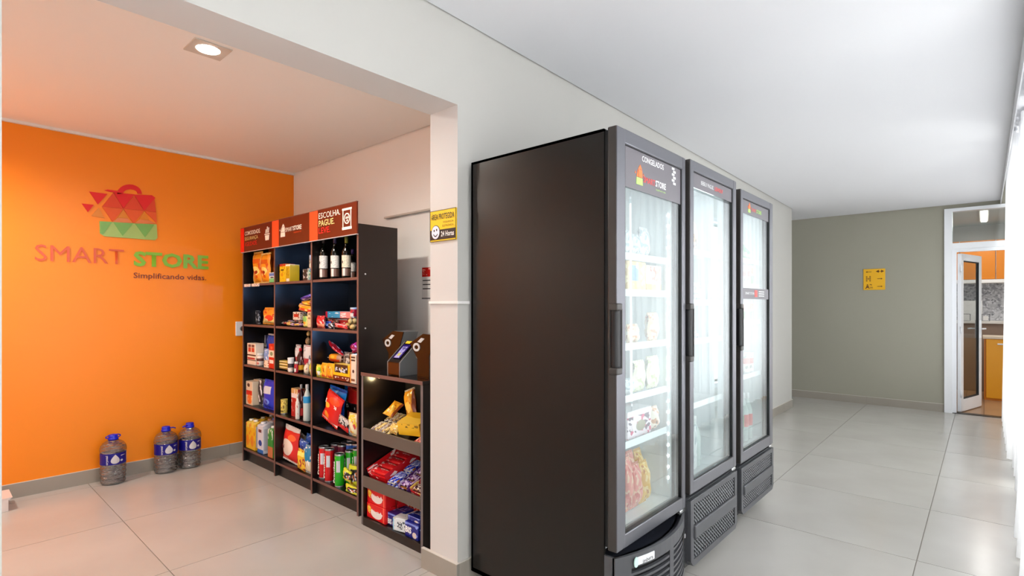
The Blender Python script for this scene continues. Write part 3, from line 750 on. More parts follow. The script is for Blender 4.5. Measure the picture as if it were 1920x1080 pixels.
lettering('ESCOLHA.', 0.285, 0.040, M_w2, hdrs[2], (0.435, YF, 1.948)); lettering('PAGUE.', 0.21, 0.042, M_cr, hdrs[2], (0.435, YF, 1.895), bold=0.015); lettering('LEVE.', 0.155, 0.040, M_pr, hdrs[2], (0.435, YF, 1.845), bold=0.015)
b = MB(); X0, Z0, w, h = 0.80, 1.842, 0.115, 0.14
for (xa, xb, za, zb) in ((-w / 2, w / 2, 0, 0.018), (-w / 2, w / 2, h - 0.014, h), (-w / 2 + .006, -w / 2 + .014, 0.02, h - .016), (w / 2 - .014, w / 2 - .006, 0.02, h - .016)): b.box(X0 + xa, X0 + xb, -0.016, -0.014, Z0 + za, Z0 + zb)
ro = [(X0 + 0.036 * math.cos(t), Z0 + 0.072 + 0.036 * math.sin(t)) for t in [2 * math.pi * k / 20 for k in range(20)]]
ri = [(X0 + 0.028 * math.cos(t), Z0 + 0.072 + 0.028 * math.sin(t)) for t in [2 * math.pi * k / 20 for k in range(20)]]
for k in range(20): b.prism([ro[k], ro[(k + 1) % 20], ri[(k + 1) % 20], ri[k]], -0.016, -0.014)
for (dx, dz) in ((-.01, .006), (.01, .008), (0.002, -.012)): b.prism([(X0 + dx - .01, Z0 + .072 + dz - .006), (X0 + dx + .01, Z0 + .072 + dz - .008), (X0 + dx + .004, Z0 + .072 + dz + .009)], -0.016, -0.014)
b.build('snack_pack_icon', M_w2, hdrs[2])

# ------------------------------------------------------------------ kiosk stand
ks = thing('kiosk_stand', 'black display stand with two sloping trays beside the white pillar', 'stand', (1.81, 2.565, 0), R90)
KW = 0.29; KD = 0.33
for s in (-1, 1):
    b = MB().box(s * KW - 0.01, s * KW + 0.01, 0, KD, 0, 0.915); b.bm.normal_update()
    for f in b.bm.faces:
        if f.normal.y < -0.5: f.material_index = 1
    b.build('side_panel', [M_mel, mat('grey_edge_band', (110, 102, 104), 0.45)], ks)
b = MB().box(-KW - 0.012, KW + 0.012, -0.004, KD, 0.915, 0.937, bev=0.002); b.bm.normal_update()
for f in b.bm.faces:
    if f.normal.y < -0.5: f.material_index = 1
b.build('top_board', [mat('gloss_black_top', (16, 12, 12), 0.15), M_edge], ks)
MB().box(-KW + 0.01, KW - 0.01, KD - 0.012, KD - 0.004, 0.0, 0.915).build('back_panel', mat('brown_back', (20, 15, 12), 0.5), ks)
M_lip = mat('taupe_lip', (92, 82, 74), 0.45)
TR = ((0.530, 0.597), (0.240, 0.302))
for (z0, z1) in TR:
    MB().prism([(0.006, z0), (KD - 0.02, z0 + 0.115), (KD - 0.02, z0 + 0.13), (0.006, z0 + 0.015)], -KW + 0.01, KW - 0.01, axis='x').build('tray_board', M_mel, ks)
    MB().box(-KW + 0.01, KW - 0.01, -0.002, 0.010, z0 - 0.005, z1, bev=0.002).build('tray_lip', M_lip, ks)
MB().box(-KW + 0.01, KW - 0.01, 0.0, KD - 0.02, 0.025, 0.045).build('bottom_board', M_mel, ks)
MB().box(-KW + 0.01, KW - 0.01, -0.002, 0.008, 0.0, 0.050).build('bottom_lip', M_mel, ks)
MB().box(0.150, 0.158, KD - 0.03, KD - 0.022, 0.60, 0.915).build('power_cable', M_alu, ks)
MB().lathe([(0.0, -0.004), (0.006, -0.003), (0.007, 0)], 10, cap=False).build('led_lamp', mat('warm_led', (255, 214, 130), 0.3, emit=12), ks, loc=(-0.25, 0.08, 0.914))
l = bpy.data.lights.new('kiosk_led', 'POINT'); l.energy = 0.8; l.color = (1, 0.78, 0.4); l.shadow_soft_size = 0.02
o = bpy.data.objects.new('kiosk_led', l); COL.objects.link(o); o.location = (1.90, 2.80, 0.89)

# payment terminals on the stand
M_tg = mat('terminal_grey', (120, 124, 128), 0.35, metal=0.3); M_tk = mat('terminal_black', (10, 9, 11), 0.2); M_line = mat('terminal_edge', (200, 200, 200), 0.3)
def terminal(loc, rz, label, screen=True, k=1.0):
    t = thing('payment_terminal', label, 'card terminal', loc, rz, 'payment terminals on the kiosk')
    W = 0.058 * k
    prof = [(0, 0), (0, 0.078 * k), (0.125 * k, 0.190 * k), (0.172 * k, 0.112 * k), (0.172 * k, 0.0)]
    for s in (-1, 1): MB().prism(prof, s * W - 0.004, s * W + 0.004, axis='x').build('side_plate', M_tg, t)
    b = MB().prism([(0.002, 0.002), (0.002, 0.077 * k), (0.125 * k, 0.187 * k), (0.168 * k, 0.112 * k), (0.168 * k, 0.002)], -W + 0.004, W - 0.004, axis='x'); b.build('body', M_tk, t)
    MB().box(-W + .006, W - .006, -0.001, 0.002, 0.01, 0.074 * k).build('front_plate', mat('terminal_front_reflection', (62, 28, 14), 0.25), t)  # brownish reflection painted into the front plate's colour
    # screen on the slope
    d = Vector((0, 0.125, 0.112)).normalized(); n = Vector((0, -0.112, 0.125)).normalized()
    def onslope(x, s_, e): p = Vector((0, 0, 0.078 * k)) + d * s_ * k + n * e; return (x * k, p.y, p.z)
    if screen:
        MB().poly([onslope(-0.040, 0.03, .002), onslope(0.030, 0.03, .002), onslope(0.030, 0.142, .002), onslope(-0.040, 0.142, .002)]).build('screen_bezel', mat('screen_violet', (44, 30, 110), 0.2), t)
        sc = MB().poly([onslope(-0.028, 0.034, .003), onslope(0.018, 0.034, .003), onslope(0.018, 0.125, .003), onslope(-0.028, 0.125, .003)]).build('screen', pmat('screen_print', (178, 180, 226), [('speck', 7, 0.62, (96, 92, 190)), ('rect', 0.5, 0.3, 0.3, 0.12, (190, 190, 90)), ('rect', .5, .85, .3, .08, (70, 62, 130))]), t)
        MB().poly([onslope(-0.035, 0.150, .003), onslope(0.035, 0.150, .003), onslope(0.042, 0.168, .006), onslope(-0.030, 0.168, .006)]).build('yellow_sticker', mat('sticker_yellow', (250, 206, 40), 0.5), t)
    for (y, z, r) in ((0.118, 0.140, 0.016), (0.135, 0.105, 0.020)):
        MB().prism([(y * k + r * k * math.cos(2 * math.pi * i / 16), z * k + 0.7 * r * k * math.sin(2 * math.pi * i / 16)) for i in range(16)], W + 0.004, W + 0.0055, axis='x').build('round_sticker', M_line, t)
        if r > 0.018: MB().prism([(y * k + r * .65 * k * math.cos(2 * math.pi * i / 16), z * k + 0.42 * r * k * math.sin(2 * math.pi * i / 16)) for i in range(16)], W + 0.0055, W + 0.0062, axis='x').build('round_sticker', M_tk, t)
terminal((1.840, 2.575, 0.938), R90, 'payment terminal with a lit violet screen in the centre of the kiosk top')
def scanner(loc, label):
    t = thing('barcode_scanner', label, 'scanner', loc, R90, 'barcode scanners on the kiosk')
    out = [(-0.043, 0), (0.06, 0), (0.06, 0.13), (0.11, 0.248), (0.007, 0.251), (-0.112, 0.193), (-0.043, 0.11)]
    MB().prism(out, 0.006, 0.115).build('body', M_tg, t)
    MB().prism(out, 0.0, 0.006).build('front_plate', M_tk, t)
    ell = lambda cx, cz, rx, rz: [(cx + rx * math.cos(2 * math.pi * k / 18), cz + rz * math.sin(2 * math.pi * k / 18)) for k in range(18)]
    ro, ri = ell(-0.048, 0.174, 0.030, 0.024), ell(-0.048, 0.174, 0.018, 0.012)
    b = MB()
    for k in range(18): b.prism([ro[k], ro[(k + 1) % 18], ri[(k + 1) % 18], ri[k]], -0.004, 0.0)
    b.build('scan_ring', M_line, t)
    MB().prism([(-0.04, 0.205), (-0.006, 0.228), (0.022, 0.224), (-0.012, 0.200)], -0.002, 0.0).build('label_plate', M_line, t)
scanner((1.955, 2.745, 0.938), 'black barcode scanner with a pale ring at the shelf end of the kiosk')
scanner((1.868, 2.345, 0.938), 'black barcode scanner with a pale ring half hidden by the pillar')

# ------------------------------------------------------------------ glass-door fridges
M_fb = mat('fridge_black', (14, 11, 9), 0.27, spec=0.38)
M_ff = mat('fridge_frame', (112, 112, 119), 0.28, metal=0.6)
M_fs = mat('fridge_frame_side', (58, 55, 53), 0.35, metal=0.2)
M_fl = mat('fridge_liner', (226, 232, 234), 0.35)
M_gk = mat('fridge_gasket', (12, 12, 14), 0.5)
M_fp = mat('fridge_print', (104, 100, 106), 0.3)
M_wire = mat('white_wire', (236, 240, 242), 0.35)
M_fg = sheet_glass('fridge_glass', (0.93, 0.97, 0.97), 0.9, base=0.10)
M_pl = mat('panel_grey', (70, 71, 75), 0.38)
M_pd = mat('panel_shadow', (10, 11, 14), 0.6)
M_chr = mat('chrome_hinge', (210, 212, 214), 0.2, metal=0.9)
M_ledw = mat('fridge_led', (255, 255, 255), 0.3, emit=9.0)

def fridge(loc, W, T, dz0, glass, label, style, hprint, shelves, lights):
    """local: x 0..W, y 0 = door front, +y into the wall"""
    f = thing('glass_door_fridge', label, 'fridge', loc, 0, 'black glass door fridges')
    D0, D = 0.058, loc_depth(loc)
    t = 0.035; zb = 0.05
    # insulated case: outer skin and white liner
    b = MB()
    b.box(0, 0.012, D0, D, zb, T - 0.003); b.box(W - 0.012, W, D0, D, zb, T - 0.003)
    b.box(0, W, D0, D, T - 0.015, T - 0.003); b.box(0, W, D - 0.012, D, zb, T - 0.003); b.box(0, W, D0, D, zb, zb + 0.02)
    b.box(0.013, W - 0.013, D0 + 0.06, D - 0.013, zb + 0.021, dz0 - 0.03)
    b.build('case', M_fb, f)
    b = MB(); li = 0.045; zi0 = dz0 + 0.045; zi1 = T - 0.06
    b.box(0.012, li, D0, D - 0.05, zi0 - 0.03, T - 0.015); b.box(W - li, W - 0.012, D0, D - 0.05, zi0 - 0.03, T - 0.015)
    b.box(0.012, W - 0.012, D - 0.06, D - 0.012, zi0 - 0.03, T - 0.015); b.box(0.012, W - 0.012, D0, D - 0.05, zi1, T - 0.015)
    b.box(0.012, W - 0.012, D0, D - 0.05, zi0 - 0.045, zi0)
    b.build('liner', M_fl, f)
    # evaporator cover at the top of the liner
    MB().prism([(0.30, zi1), (0.30, zi1 - 0.05), (0.36, zi1 - 0.10), (D - 0.06, zi1 - 0.10), (D - 0.06, zi1)], li, W - li, axis='x').build('air_duct', mat('duct_grey', (196, 204, 206), 0.4), f)
    for (x, y) in ((0.06, 0.12), (W - 0.06, 0.12), (0.06, D - 0.1), (W - 0.06, D - 0.1)):
        MB().lathe([(0.022, 0), (0.022, 0.02), (0.012, 0.022), (0.012, zb)], 12, c=(x, y)).build('foot', M_gk, f)
    # gasket between case and door
    MB().box(0.008, 0.03, 0.043, D0, dz0 + 0.01, T - 0.012).box(W - 0.03, W - 0.008, 0.043, D0, dz0 + 0.01, T - 0.012).box(0.03, W - 0.03, 0.043, D0, T - 0.034, T - 0.012).box(0.03, W - 0.03, 0.043, D0, dz0 + 0.01, dz0 + 0.03).build('gasket', M_gk, f)
    # door: frame, pane, print, handle
    gx0, gx1, gz0, gz1 = glass
    b = MB()
    fw = 0.043
    b.box(0, gx0, 0, fw, dz0, T, 0, bev=0.006); b.box(gx1, W, 0, fw, dz0, T, 0, bev=0.006)
    b.box(gx0 - 0.006, gx1 + 0.006, 0.001, fw, gz1, T, 0, bev=0.004); b.box(gx0 - 0.006, gx1 + 0.006, 0.001, fw, dz0, gz0, 0, bev=0.004)
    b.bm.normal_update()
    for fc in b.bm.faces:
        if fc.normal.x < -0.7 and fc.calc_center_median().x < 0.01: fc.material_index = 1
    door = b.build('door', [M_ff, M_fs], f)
    e = 0.008
    MB().box(gx0, gx0 + 0.004, 0.004, 0.03, gz0, gz1).box(gx1 - 0.004, gx1, 0.004, 0.03, gz0, gz1).box(gx0, gx1, 0.004, 0.03, gz1 - 0.004, gz1).box(gx0, gx1, 0.004, 0.03, gz0, gz0 + 0.004).build('pane_gasket', M_gk, door)
    MB().box(gx0 + 0.004, gx1 - 0.004, 0.012, 0.016, gz0 + 0.004, gz1 - 0.004).build('pane', M_fg, door)
    for (za, zb_) in hprint:
        MB().box(gx0 + 0.004, gx1 - 0.004, 0.0085, 0.0115, za, zb_).build('printed_band', M_fp, door)
    hz0, hz1 = 1.10, 1.335
    b = MB().box(-0.004, 0.030, -0.003, 0.030, hz0, hz1, 0, bev=0.012, seg=3); b.build('handle_recess', M_gk, door)
    b = MB().box(-0.006, 0.036, -0.005, 0.036, hz1 - 0.006, hz1 + 0.022, bev=0.005).box(-0.006, 0.036, -0.005, 0.036, hz0 - 0.022, hz0 + 0.006, bev=0.005)
    b.box(-0.0055, -0.0025, 0.028, 0.034, hz0, hz1); b.box(0.030, 0.036, -0.0045, 0.003, hz0, hz1)
    b.build('handle', M_fs, door)
    MB().box(W - 0.05, W + 0.004, 0.005, 0.05, dz0 - 0.022, dz0 - 0.004, bev=0.004).lathe([(0.008, dz0 - 0.03), (0.008, dz0)], 10, c=(W - 0.03, 0.02)).build('hinge', M_chr, f)
    # base panel
    p0, p1 = 0.095, dz0 - 0.022
    if style == 'bow':
        bow = lambda x: -0.075 * (1 - ((x - W / 2) / (W / 2 + 0.01)) ** 2) + 0.012
        def cbar(b, x0, x1, z0, z1, th=0.012, dy=0.0, n=None, mi=0):
            n = n or max(2, int((x1 - x0) / 0.04)); xs = [x0 + (x1 - x0) * i / n for i in range(n + 1)]
            for xa, xb in zip(xs, xs[1:]):
                q = [(xa, bow(xa) + dy), (xb, bow(xb) + dy), (xb, bow(xb) + dy + th), (xa, bow(xa) + dy + th)]
                b.prism(q, z0, z1, mi, axis='z')
        b = MB()
        cbar(b, 0.0, W, p1 - 0.055, p1); cbar(b, 0, 0.075, p0, p1 - 0.055); cbar(b, W * 0.52, W * 0.585, p0, p1 - 0.055); cbar(b, W - 0.035, W, p0, p1 - 0.055); cbar(b, 0, W, p0, p0 + 0.02)
        b.box(0, 0.012, 0.012, 0.057, p0, p1); b.box(W - 0.012, W, 0.012, 0.057, p0, p1)
        panel = b.build('base_panel', M_pl, f)
        b = MB(); cbar(b, 0.01, W - 0.01, p0 + 0.01, p1 - 0.01, 0.01, 0.03); b.build('grille_backing', M_pd, panel)
        b = MB(); n = 14
        for i in range(n):
            xa, xb = 0.01 + (W - 0.02) * i / n, 0.01 + (W - 0.02) * (i + 1) / n
            b.prism([(xa, bow(xa) + 0.01), (xb, bow(xb) + 0.01), (xb, 0.10), (xa, 0.10)], p1 - 0.016, p1 - 0.010, axis='z')
        b.build('top_tray', mat('tray_dark', (30, 32, 40), 0.3), panel)
        for (xa, xb, zt, k) in ((0.075, W * 0.52, p1 - 0.075, 7), (W * 0.585, W - 0.035, p1 - 0.065, 8)):
            for j in range(k):
                z = zt - 0.0265 * j
                if z - 0.012 < p0 + 0.02: break
                b = MB(); cbar(b, xa, xb, z - 0.011, z - 0.001, 0.014, 0.002); b.build('slat', M_pl, panel)
        bx = W - 0.10
        b = MB(); cbar(b, bx, bx + 0.055, p1 - 0.10, p1 - 0.062, 0.004, -0.001); sw = b.build('switch_plate', M_gk, panel)
        lettering('0', 0.012, 0.022, M_drop, sw, (bx + 0.018, bow(bx + 0.02) - 0.004, p1 - 0.092), bold=0.01)
        lg = MB(); cbar(lg, 0.105, 0.20, p1 - 0.047, p1 - 0.016, 0.003, -0.004)
        plate_ = lg.build('maker_plate', mat('plate_white', (226, 228, 232), 0.35), panel)
        MB().prism([(0.092 + 0.016 * math.cos(2 * math.pi * i / 16), p1 - 0.032 + 0.02 * math.sin(2 * math.pi * i / 16)) for i in range(16)], bow(0.092) - 0.008, bow(0.092) - 0.004).build('maker_emblem', mat('emblem_mint', (190, 222, 212), 0.3), panel)
        lettering('imbera', 0.07, 0.016, M_gk, plate_, (0.115, bow(0.15) - 0.0055, p1 - 0.040), bold=0.01, rot=(0, 0, -0.13))
    else:
        cr = 0.028; x0, x1 = 0.0, W
        y0, y1 = -0.004, 0.014
        b = MB()
        def rr(x0, x1, z0, z1, r, n=4):
            o = []
            for (cx, cz, a0) in ((x1 - r, z1 - r, 0), (x0 + r, z1 - r, 90), (x0 + r, z0 + r, 180), (x1 - r, z0 + r, 270)):
                for k in range(n + 1):
                    a = math.radians(a0 + 90 * k / n); o.append((cx + r * math.cos(a), cz + r * math.sin(a)))
            return o
        H = p1 - p0; m_ = 0.036
        za0, za1 = p0 + 0.030, p0 + 0.40 * H; zb0, zb1 = p0 + 0.60 * H, p1 - 0.030
        b.prism(rr(0, W, p0, p1, cr), 0.016, 0.057)
        back = MB().box(0.02, W - 0.02, 0.010, 0.0162, p0 + 0.02, p1 - 0.015)
        # face frame
        b.box(0.0, m_, y0, 0.017, p0 + cr, p1 - 0.004, bev=0.003); b.box(W - m_, W, y0, 0.017, p0 + cr, p1 - 0.004, bev=0.003)
        b.box(m_ * 0.8, W - m_ * 0.8, y0, 0.017, p1 - 0.032, p1 - 0.003, bev=0.003)
        b.prism([(cr, p0), (W - cr, p0), (W, p0 + cr), (W, p0 + cr + 0.006), (W - m_, p0 + 0.030), (m_, p0 + 0.030), (0, p0 + cr + 0.006), (0, p0 + cr)], y0, 0.017)
        panel = b.build('base_panel', M_pl, f)
        MB().box(m_ - 0.004, W - m_ + 0.004, y0 - 0.010, 0.017, za1, zb0, bev=0.006).build('blank_band', M_pl, panel)
        back.build('grille_backing', M_pd, panel)
        for (z0, z1) in ((za0, za1), (zb0, zb1)):
            b = MB(); rows = 5; cols = 22
            dx = (W - 2 * m_) / cols; dz = (z1 - z0) / rows
            for r in range(rows):
                for c in range(cols):
                    cx = m_ + dx * (c + 0.5); cz = z0 + dz * (r + 0.5)
                    # a small scale that leans out at its lower edge
                    b.prism([(y0 + 0.004, cz - dz * .42), (y0 + 0.012, cz + dz * .30), (y0 + 0.014, cz + dz * .30), (y0 + 0.007, cz - dz * .42)], cx - dx * .27, cx + dx * .27, axis='x')
                b.box(m_, W - m_, y0 + 0.006, y0 + 0.012, z0 + dz * r - 0.0012, z0 + dz * r + 0.0012)
            g = b.build('grille_mesh', M_pl, panel); g['kind'] = 'stuff'
    # wire shelves
    for z in shelves:
        b = MB(); y0, y1 = 0.070, D - 0.09
        for yy in (y0, (y0 + y1) / 2, y1): b.box(li, W - li, yy - 0.004, yy + 0.004, z - 0.008, z)
        k = 18
        for i in range(k + 1):
            x = li + 0.01 + (W - 2 * li - 0.02) * i / k; b.box(x - 0.002, x + 0.002, y0, y1, z, z + 0.004)
        b.box(li, W - li, y0 - 0.006, y0 - 0.002, z - 0.012, z + 0.018)
        b.build('wire_shelf', M_wire, f)
    # lamps in the case
    for L in lights:
        if L[0] == 'strip':
            xs = L[1]
            MB().box(xs - 0.006, xs + 0.006, 0.060, 0.066, gz0 + 0.06, gz1 - 0.20).build('led_strip', M_alu, f)
            z = gz0 + 0.09
            while z < gz1 - 0.21:
                MB().box(xs - 0.005, xs + 0.005, 0.056, 0.060, z - 0.006, z + 0.006).build('led', M_ledw, f); z += 0.052
            o = area('fridge_strip_light', (loc[0] + xs - 0.02, loc[1] + 0.075, (gz0 + gz1) / 2 - 0.08), (math.radians(90), 0, math.radians(55)), 0.03, 1.3, L[2])
        else:
            MB().box(li + 0.04, W - li - 0.04, 0.075, 0.10, zi1 - 0.02, zi1).build('top_lamp', mat('fridge_tube', (255, 255, 255), 0.3, emit=2.5), f)
            area('fridge_top_light', (loc[0] + W / 2, loc[1] + 0.11, zi1 - 0.03), (math.radians(25), 0, 0), W - 0.2, 0.05, L[2])
    return f, door
def loc_depth(loc): return 1.872 - loc[1]

f1, d1 = fridge((1.795, 1.06, 0), 0.635, 2.05, 0.385, (0.068, 0.598, 0.440, 1.992), 'black glass door freezer with a CONGELADOS header and bowed slatted base', 'bow', [(1.825, 1.990)], (0.755, 0.95, 1.17, 1.40, 1.555), [('strip', 0.57, 0.24)])
f2, d2 = fridge((2.446, 1.045, 0), 0.630, 2.05, 0.440, (0.044, 0.580, 0.500, 2.000), 'black glass door fridge standing in the middle with nearly empty white shelves', 'lattice', [(1.925, 1.998)], (0.83, 1.16, 1.36, 1.62), [('top', 0, 0.16)])
f3, d3 = fridge((3.255, 1.080, 0), 0.640, 2.045, 0.400, (0.045, 0.575, 0.465, 1.997), 'black glass door fridge with a grey label band across the middle of its door', 'lattice', [(1.912, 1.995), (1.388, 1.455)], (0.885, 1.235, 1.47, 1.635), [('top', 0, 0.16)])
# door prints
M_sw = mat('fridge_white_print', (236, 236, 238), 0.4); M_so = mat('fridge_orange_print', (240, 120, 60), 0.4); M_sr = mat('fridge_red_print', (238, 70, 64), 0.4); M_sg = mat('fridge_green_print', (170, 214, 110), 0.4)
def fprint(d, *a, **k): return lettering(*a[:4], d, a[4], **k)
fprint(d1, 'CONGELADOS', 0.20, 0.024, M_sw, (0.215, 0.008, 1.952), bold=0.01)
bag_icon(d1, 0.195, 1.850, 0.055, 0.085, (1, 0, 0), 0.007).build('bag_emblem', [M_so, M_sg], d1)
fprint(d1, 'SMART', 0.105, 0.026, M_sr, (0.228, 0.008, 1.866)); fprint(d1, 'STORE', 0.10, 0.028, M_sw, (0.336, 0.008, 1.866), bold=0.025); fprint(d1, 'Simplificando vidas.', 0.095, 0.010, M_sg, (0.340, 0.008, 1.848))
b = MB()
for r in range(6):
    for c in range(3):
        if (r * 2 + c) % 4: b.box(0.50 + 0.014 * c, 0.511 + 0.014 * c, 0.007, 0.008, 1.905 + 0.0135 * r, 1.915 + 0.0135 * r)
b.build('pack_icon', M_sw, d1)
fprint(d2, 'BEBEU? PAGUE.', 0.165, 0.020, M_sw, (0.145, 0.008, 1.950)); fprint(d2, 'LEVOU!', 0.11, 0.020, M_sr, (0.325, 0.008, 1.950), bold=0.01)
bag_icon(d3, 0.175, 1.925, 0.045, 0.062, (1, 0, 0), 0.007).build('bag_emblem', [M_so, M_sg], d3)
fprint(d3, 'SMART', 0.09, 0.022, M_sr, (0.215, 0.008, 1.938)); fprint(d3, 'STORE', 0.10, 0.024, M_sg, (0.31, 0.008, 1.938), bold=0.025)
fprint(d3, 'SMART STORE', 0.17, 0.014, M_sw, (0.10, 0.008, 1.416)); MB().box(0.28, 0.33, 0.007, 0.008, 1.402, 1.444).build('red_mark', M_sr, d3)
for k in range(3): MB().box(0.36, 0.47, 0.007, 0.008, 1.406 + 0.014 * k, 1.411 + 0.014 * k).build('text_line', M_sw, d3)

# ------------------------------------------------------------------ packaged goods
rnd = random.Random(3)
def c_mat(c): return mat('plain_%02x%02x%02x' % tuple(c), c, 0.35)
M_silver = mat('foil_silver', (196, 196, 200), 0.25, metal=0.6)
M_tin = mat('tin_lid', (176, 178, 184), 0.28, metal=0.7)
M_cglass = mat('dark_wine_glass', (10, 14, 10), 0.08, spec=0.6)
def add_text(th, w, h, y, texts):
    for (s, x, z, tw, tz, col, bold, vert) in texts:
        lettering(s, tw * w, tz * h, c_mat(col), th, ((x - 0.5) * w, y - 0.0006, z * h), bold=bold, depth=0.0008, vertical=vert) if not vert else \
            lettering(s, tz * h, tw * w, c_mat(col), th, ((x - 0.5) * w, y - 0.0006, z * h), bold=bold, depth=0.0008, vertical=True)
def p_box(th, w, h, d, m, o):
    b = MB().box(-w / 2, w / 2, 0, d, 0, h, bev=min(0.003, w * 0.06)); b.build('carton', m, th)
    if o.get('flap'): MB().box(-w / 2, w / 2, -0.001, d * 0.5, h, h + 0.002).build('flap', c_mat(o['flap']), th)
    if o.get('panel'):
        x0, x1, z0, z1, c = o['panel']; MB().box((x0 - .5) * w, (x1 - .5) * w, -0.0008, 0.001, z0 * h, z1 * h).build('label_panel', c_mat(c), th)
    if o.get('seam', True): MB().box(-w / 2 + 0.001, w / 2 - 0.001, d * 0.5 - 0.001, d * 0.5 + 0.001, h, h + 0.0008).build('closing_seam', M_drop, th)
    add_text(th, w, h, -0.001, o.get('text', ()))
def p_bag(th, w, h, d, m, o):
    nu, nv = 10, 12
    ph = rnd.random() * 6; cr = o.get('crease', 0.006)
    def th_(u, v):
        a = max(0.0, 1 - abs(2 * u - 1) ** 2.6) ** 0.6; e = max(0.0, 1 - abs(2 * v - 1) ** 3.2) ** 0.75
        return 0.003 + (d / 2) * a * e
    def wid(v): return w * (0.93 + 0.07 * abs(2 * v - 1) ** 2)
    b = MB()
    sg = 0.05
    def fr(u, v): return ((u - .5) * wid(v), d / 2 - th_(u, v) - cr * math.sin(9 * u + 7 * v + ph) * math.sin(5 * v * u + ph) * (1 if 0.02 < v < 0.98 else 0), h * (sg + (1 - 2 * sg) * v))
    def bk(u, v): return ((.5 - u) * wid(v), d / 2 + th_(1 - u, v), h * (sg + (1 - 2 * sg) * v))
    b.grid(fr, nu, nv); b.grid(bk, nu, 6)
    b.build('pouch', m, th)
    sm = c_mat(o['seal']) if o.get('seal') else m
    for z0, z1 in ((0, sg * h + 0.002), (h * (1 - sg) - 0.002, h)):
        b = MB(); n = 14
        for i in range(n):
            x0, x1 = (i / n - .5) * w, ((i + 1) / n - .5) * w
            y = d / 2 + (0.0015 if i % 2 else -0.0015)
            b.box(x0, x1, y - 0.0015, y + 0.0015, z0, z1)
        b.build('crimped_seal', sm, th)
    add_text(th, w, h, 0.001, o.get('text', ()))
def p_bar(th, w, h, d, m, o):
    """flow-wrapped bar lying down, long side across"""
    def s_(u): return max(0.0, 1 - abs(2 * u - 1) ** 6) ** 0.5
    b = MB(); n = 10; k = 10
    def fn(u, v):
        a = 2 * math.pi * v; r = 0.12 + 0.88 * s_(0.06 + 0.88 * u)
        cx = math.copysign(abs(math.cos(a)) ** 0.6, math.cos(a)); sz = math.copysign(abs(math.sin(a)) ** 0.6, math.sin(a))
        return ((u - .5) * w * 0.88, d / 2 + r * d / 2 * cx, h / 2 + r * h / 2 * sz)
    b.grid(fn, n, k); b.build('wrapper', m, th)
    for s in (-1, 1): MB().box(s * w * 0.43, s * w * 0.5, d * 0.06, d * 0.94, h / 2 - 0.002, h / 2 + 0.002).build('crimped_seal', c_mat(o.get('seal', (210, 205, 205))), th)
def p_wine(th, w, h, d, m, o):
    r = w / 2; c = (0, r)
    MB().lathe([(r * .9, 0), (r, 0.006), (r, h * .60), (r * .92, h * .66), (r * .45, h * .75), (r * .36, h * .80), (r * .36, h * .92)], 20, c=c).build('glass_body', m, th)
    MB().lathe([(r * .40, h * .84), (r * .40, h * .985), (r * .36, h)], 14, c=c).build('foil_capsule', c_mat(o.get('cap', (40, 14, 20))), th)
    lb = o.get('label', (236, 230, 220))
    MB().lathe([(r * 1.012, h * .26), (r * 1.012, h * .55)], 24, c=c, cap=False).build('paper_label', pmat('wine_label_%02x' % lb[2], lb, [('speck', 26, 0.93, (120, 110, 100)), ('ell', .5, .45, .12, .12, (70, 60, 54))]), th)
    MB().lathe([(r * 1.010, h * .06), (r * 1.010, h * .24)], 24, c=c, cap=False).build('lower_label', pmat('wine_lower', (120, 84, 70), [('rect', .68, .5, .16, .5, (224, 222, 218))]), th)
def p_can(th, w, h, d, m, o):
    r = w / 2; c = (0, r)
    MB().lathe([(r * .95, 0), (r, 0.004), (r, h - 0.010), (r * .97, h - 0.006)], 24, c=c).build('body', m, th)
    MB().lathe([(r * 1.02, h - 0.012), (r * 1.03, h - 0.002), (r * 1.0, h), (r * .93, h - 0.001), (r * .90, h - 0.006), (0.0, h - 0.006)], 24, c=c, cap=False).build('lid', c_mat(o['lid']) if o.get('lid') else M_tin, th)
    MB().lathe([(r * 1.015, 0.0), (r * 1.015, 0.008)], 24, c=c, cap=False).build('rim', M_tin, th)
    add_text(th, w, h, -0.002, o.get('text', ()))
    if o.get('panel'):
        z0, z1, col = o['panel']; R = r * 1.006
        b = MB(); A = [math.radians(18 + 6 * k) for k in range(9)]
        for a0, a1 in zip(A, A[1:]): b.poly([(R * math.sin(a0), r - R * math.cos(a0), z0 * h), (R * math.sin(a1), r - R * math.cos(a1), z0 * h), (R * math.sin(a1), r - R * math.cos(a1), z1 * h), (R * math.sin(a0), r - R * math.cos(a0), z1 * h)])
        b.build('nutrition_panel', c_mat(col), th)
def p_bottle(th, w, h, d, m, o):
    r = w / 2; c = (0, r)
    MB().lathe([(r * .88, 0), (r, 0.006), (r, h * .58), (r * .9, h * .66), (r * .5, h * .80), (r * .36, h * .85), (r * .36, h * .90)], 20, c=c).build('body', m, th)
    MB().lathe([(r * .42, h * .88), (r * .42, h * .99), (r * .38, h)], 14, c=c).build('cap', c_mat(o.get('cap', (200, 20, 20))), th)
    if o.get('label'):
        z0, z1, col = o['label']; MB().lathe([(r * 1.012, h * z0), (r * 1.012, h * z1)], 24, c=c, cap=False).build('label_band', c_mat(col), th)
    add_text(th, w, h, -0.002, o.get('text', ()))
def p_jar(th, w, h, d, m, o):
    r = w / 2; c = (0, r)
    MB().lathe([(r * .9, 0), (r, 0.005), (r, h * .72), (r * .88, h * .80), (r * .80, h * .82)], 20, c=c).build('body', m, th)
    MB().lathe([(r * .9, h * .80), (r * .92, h * .97), (r * .85, h)], 18, c=c).build('lid', c_mat(o.get('cap', (230, 228, 224))), th)
    if o.get('label'):
        z0, z1, col = o['label']; MB().lathe([(r * 1.012, h * z0), (r * 1.012, h * z1)], 24, c=c, cap=False).build('label_band', c_mat(col), th)
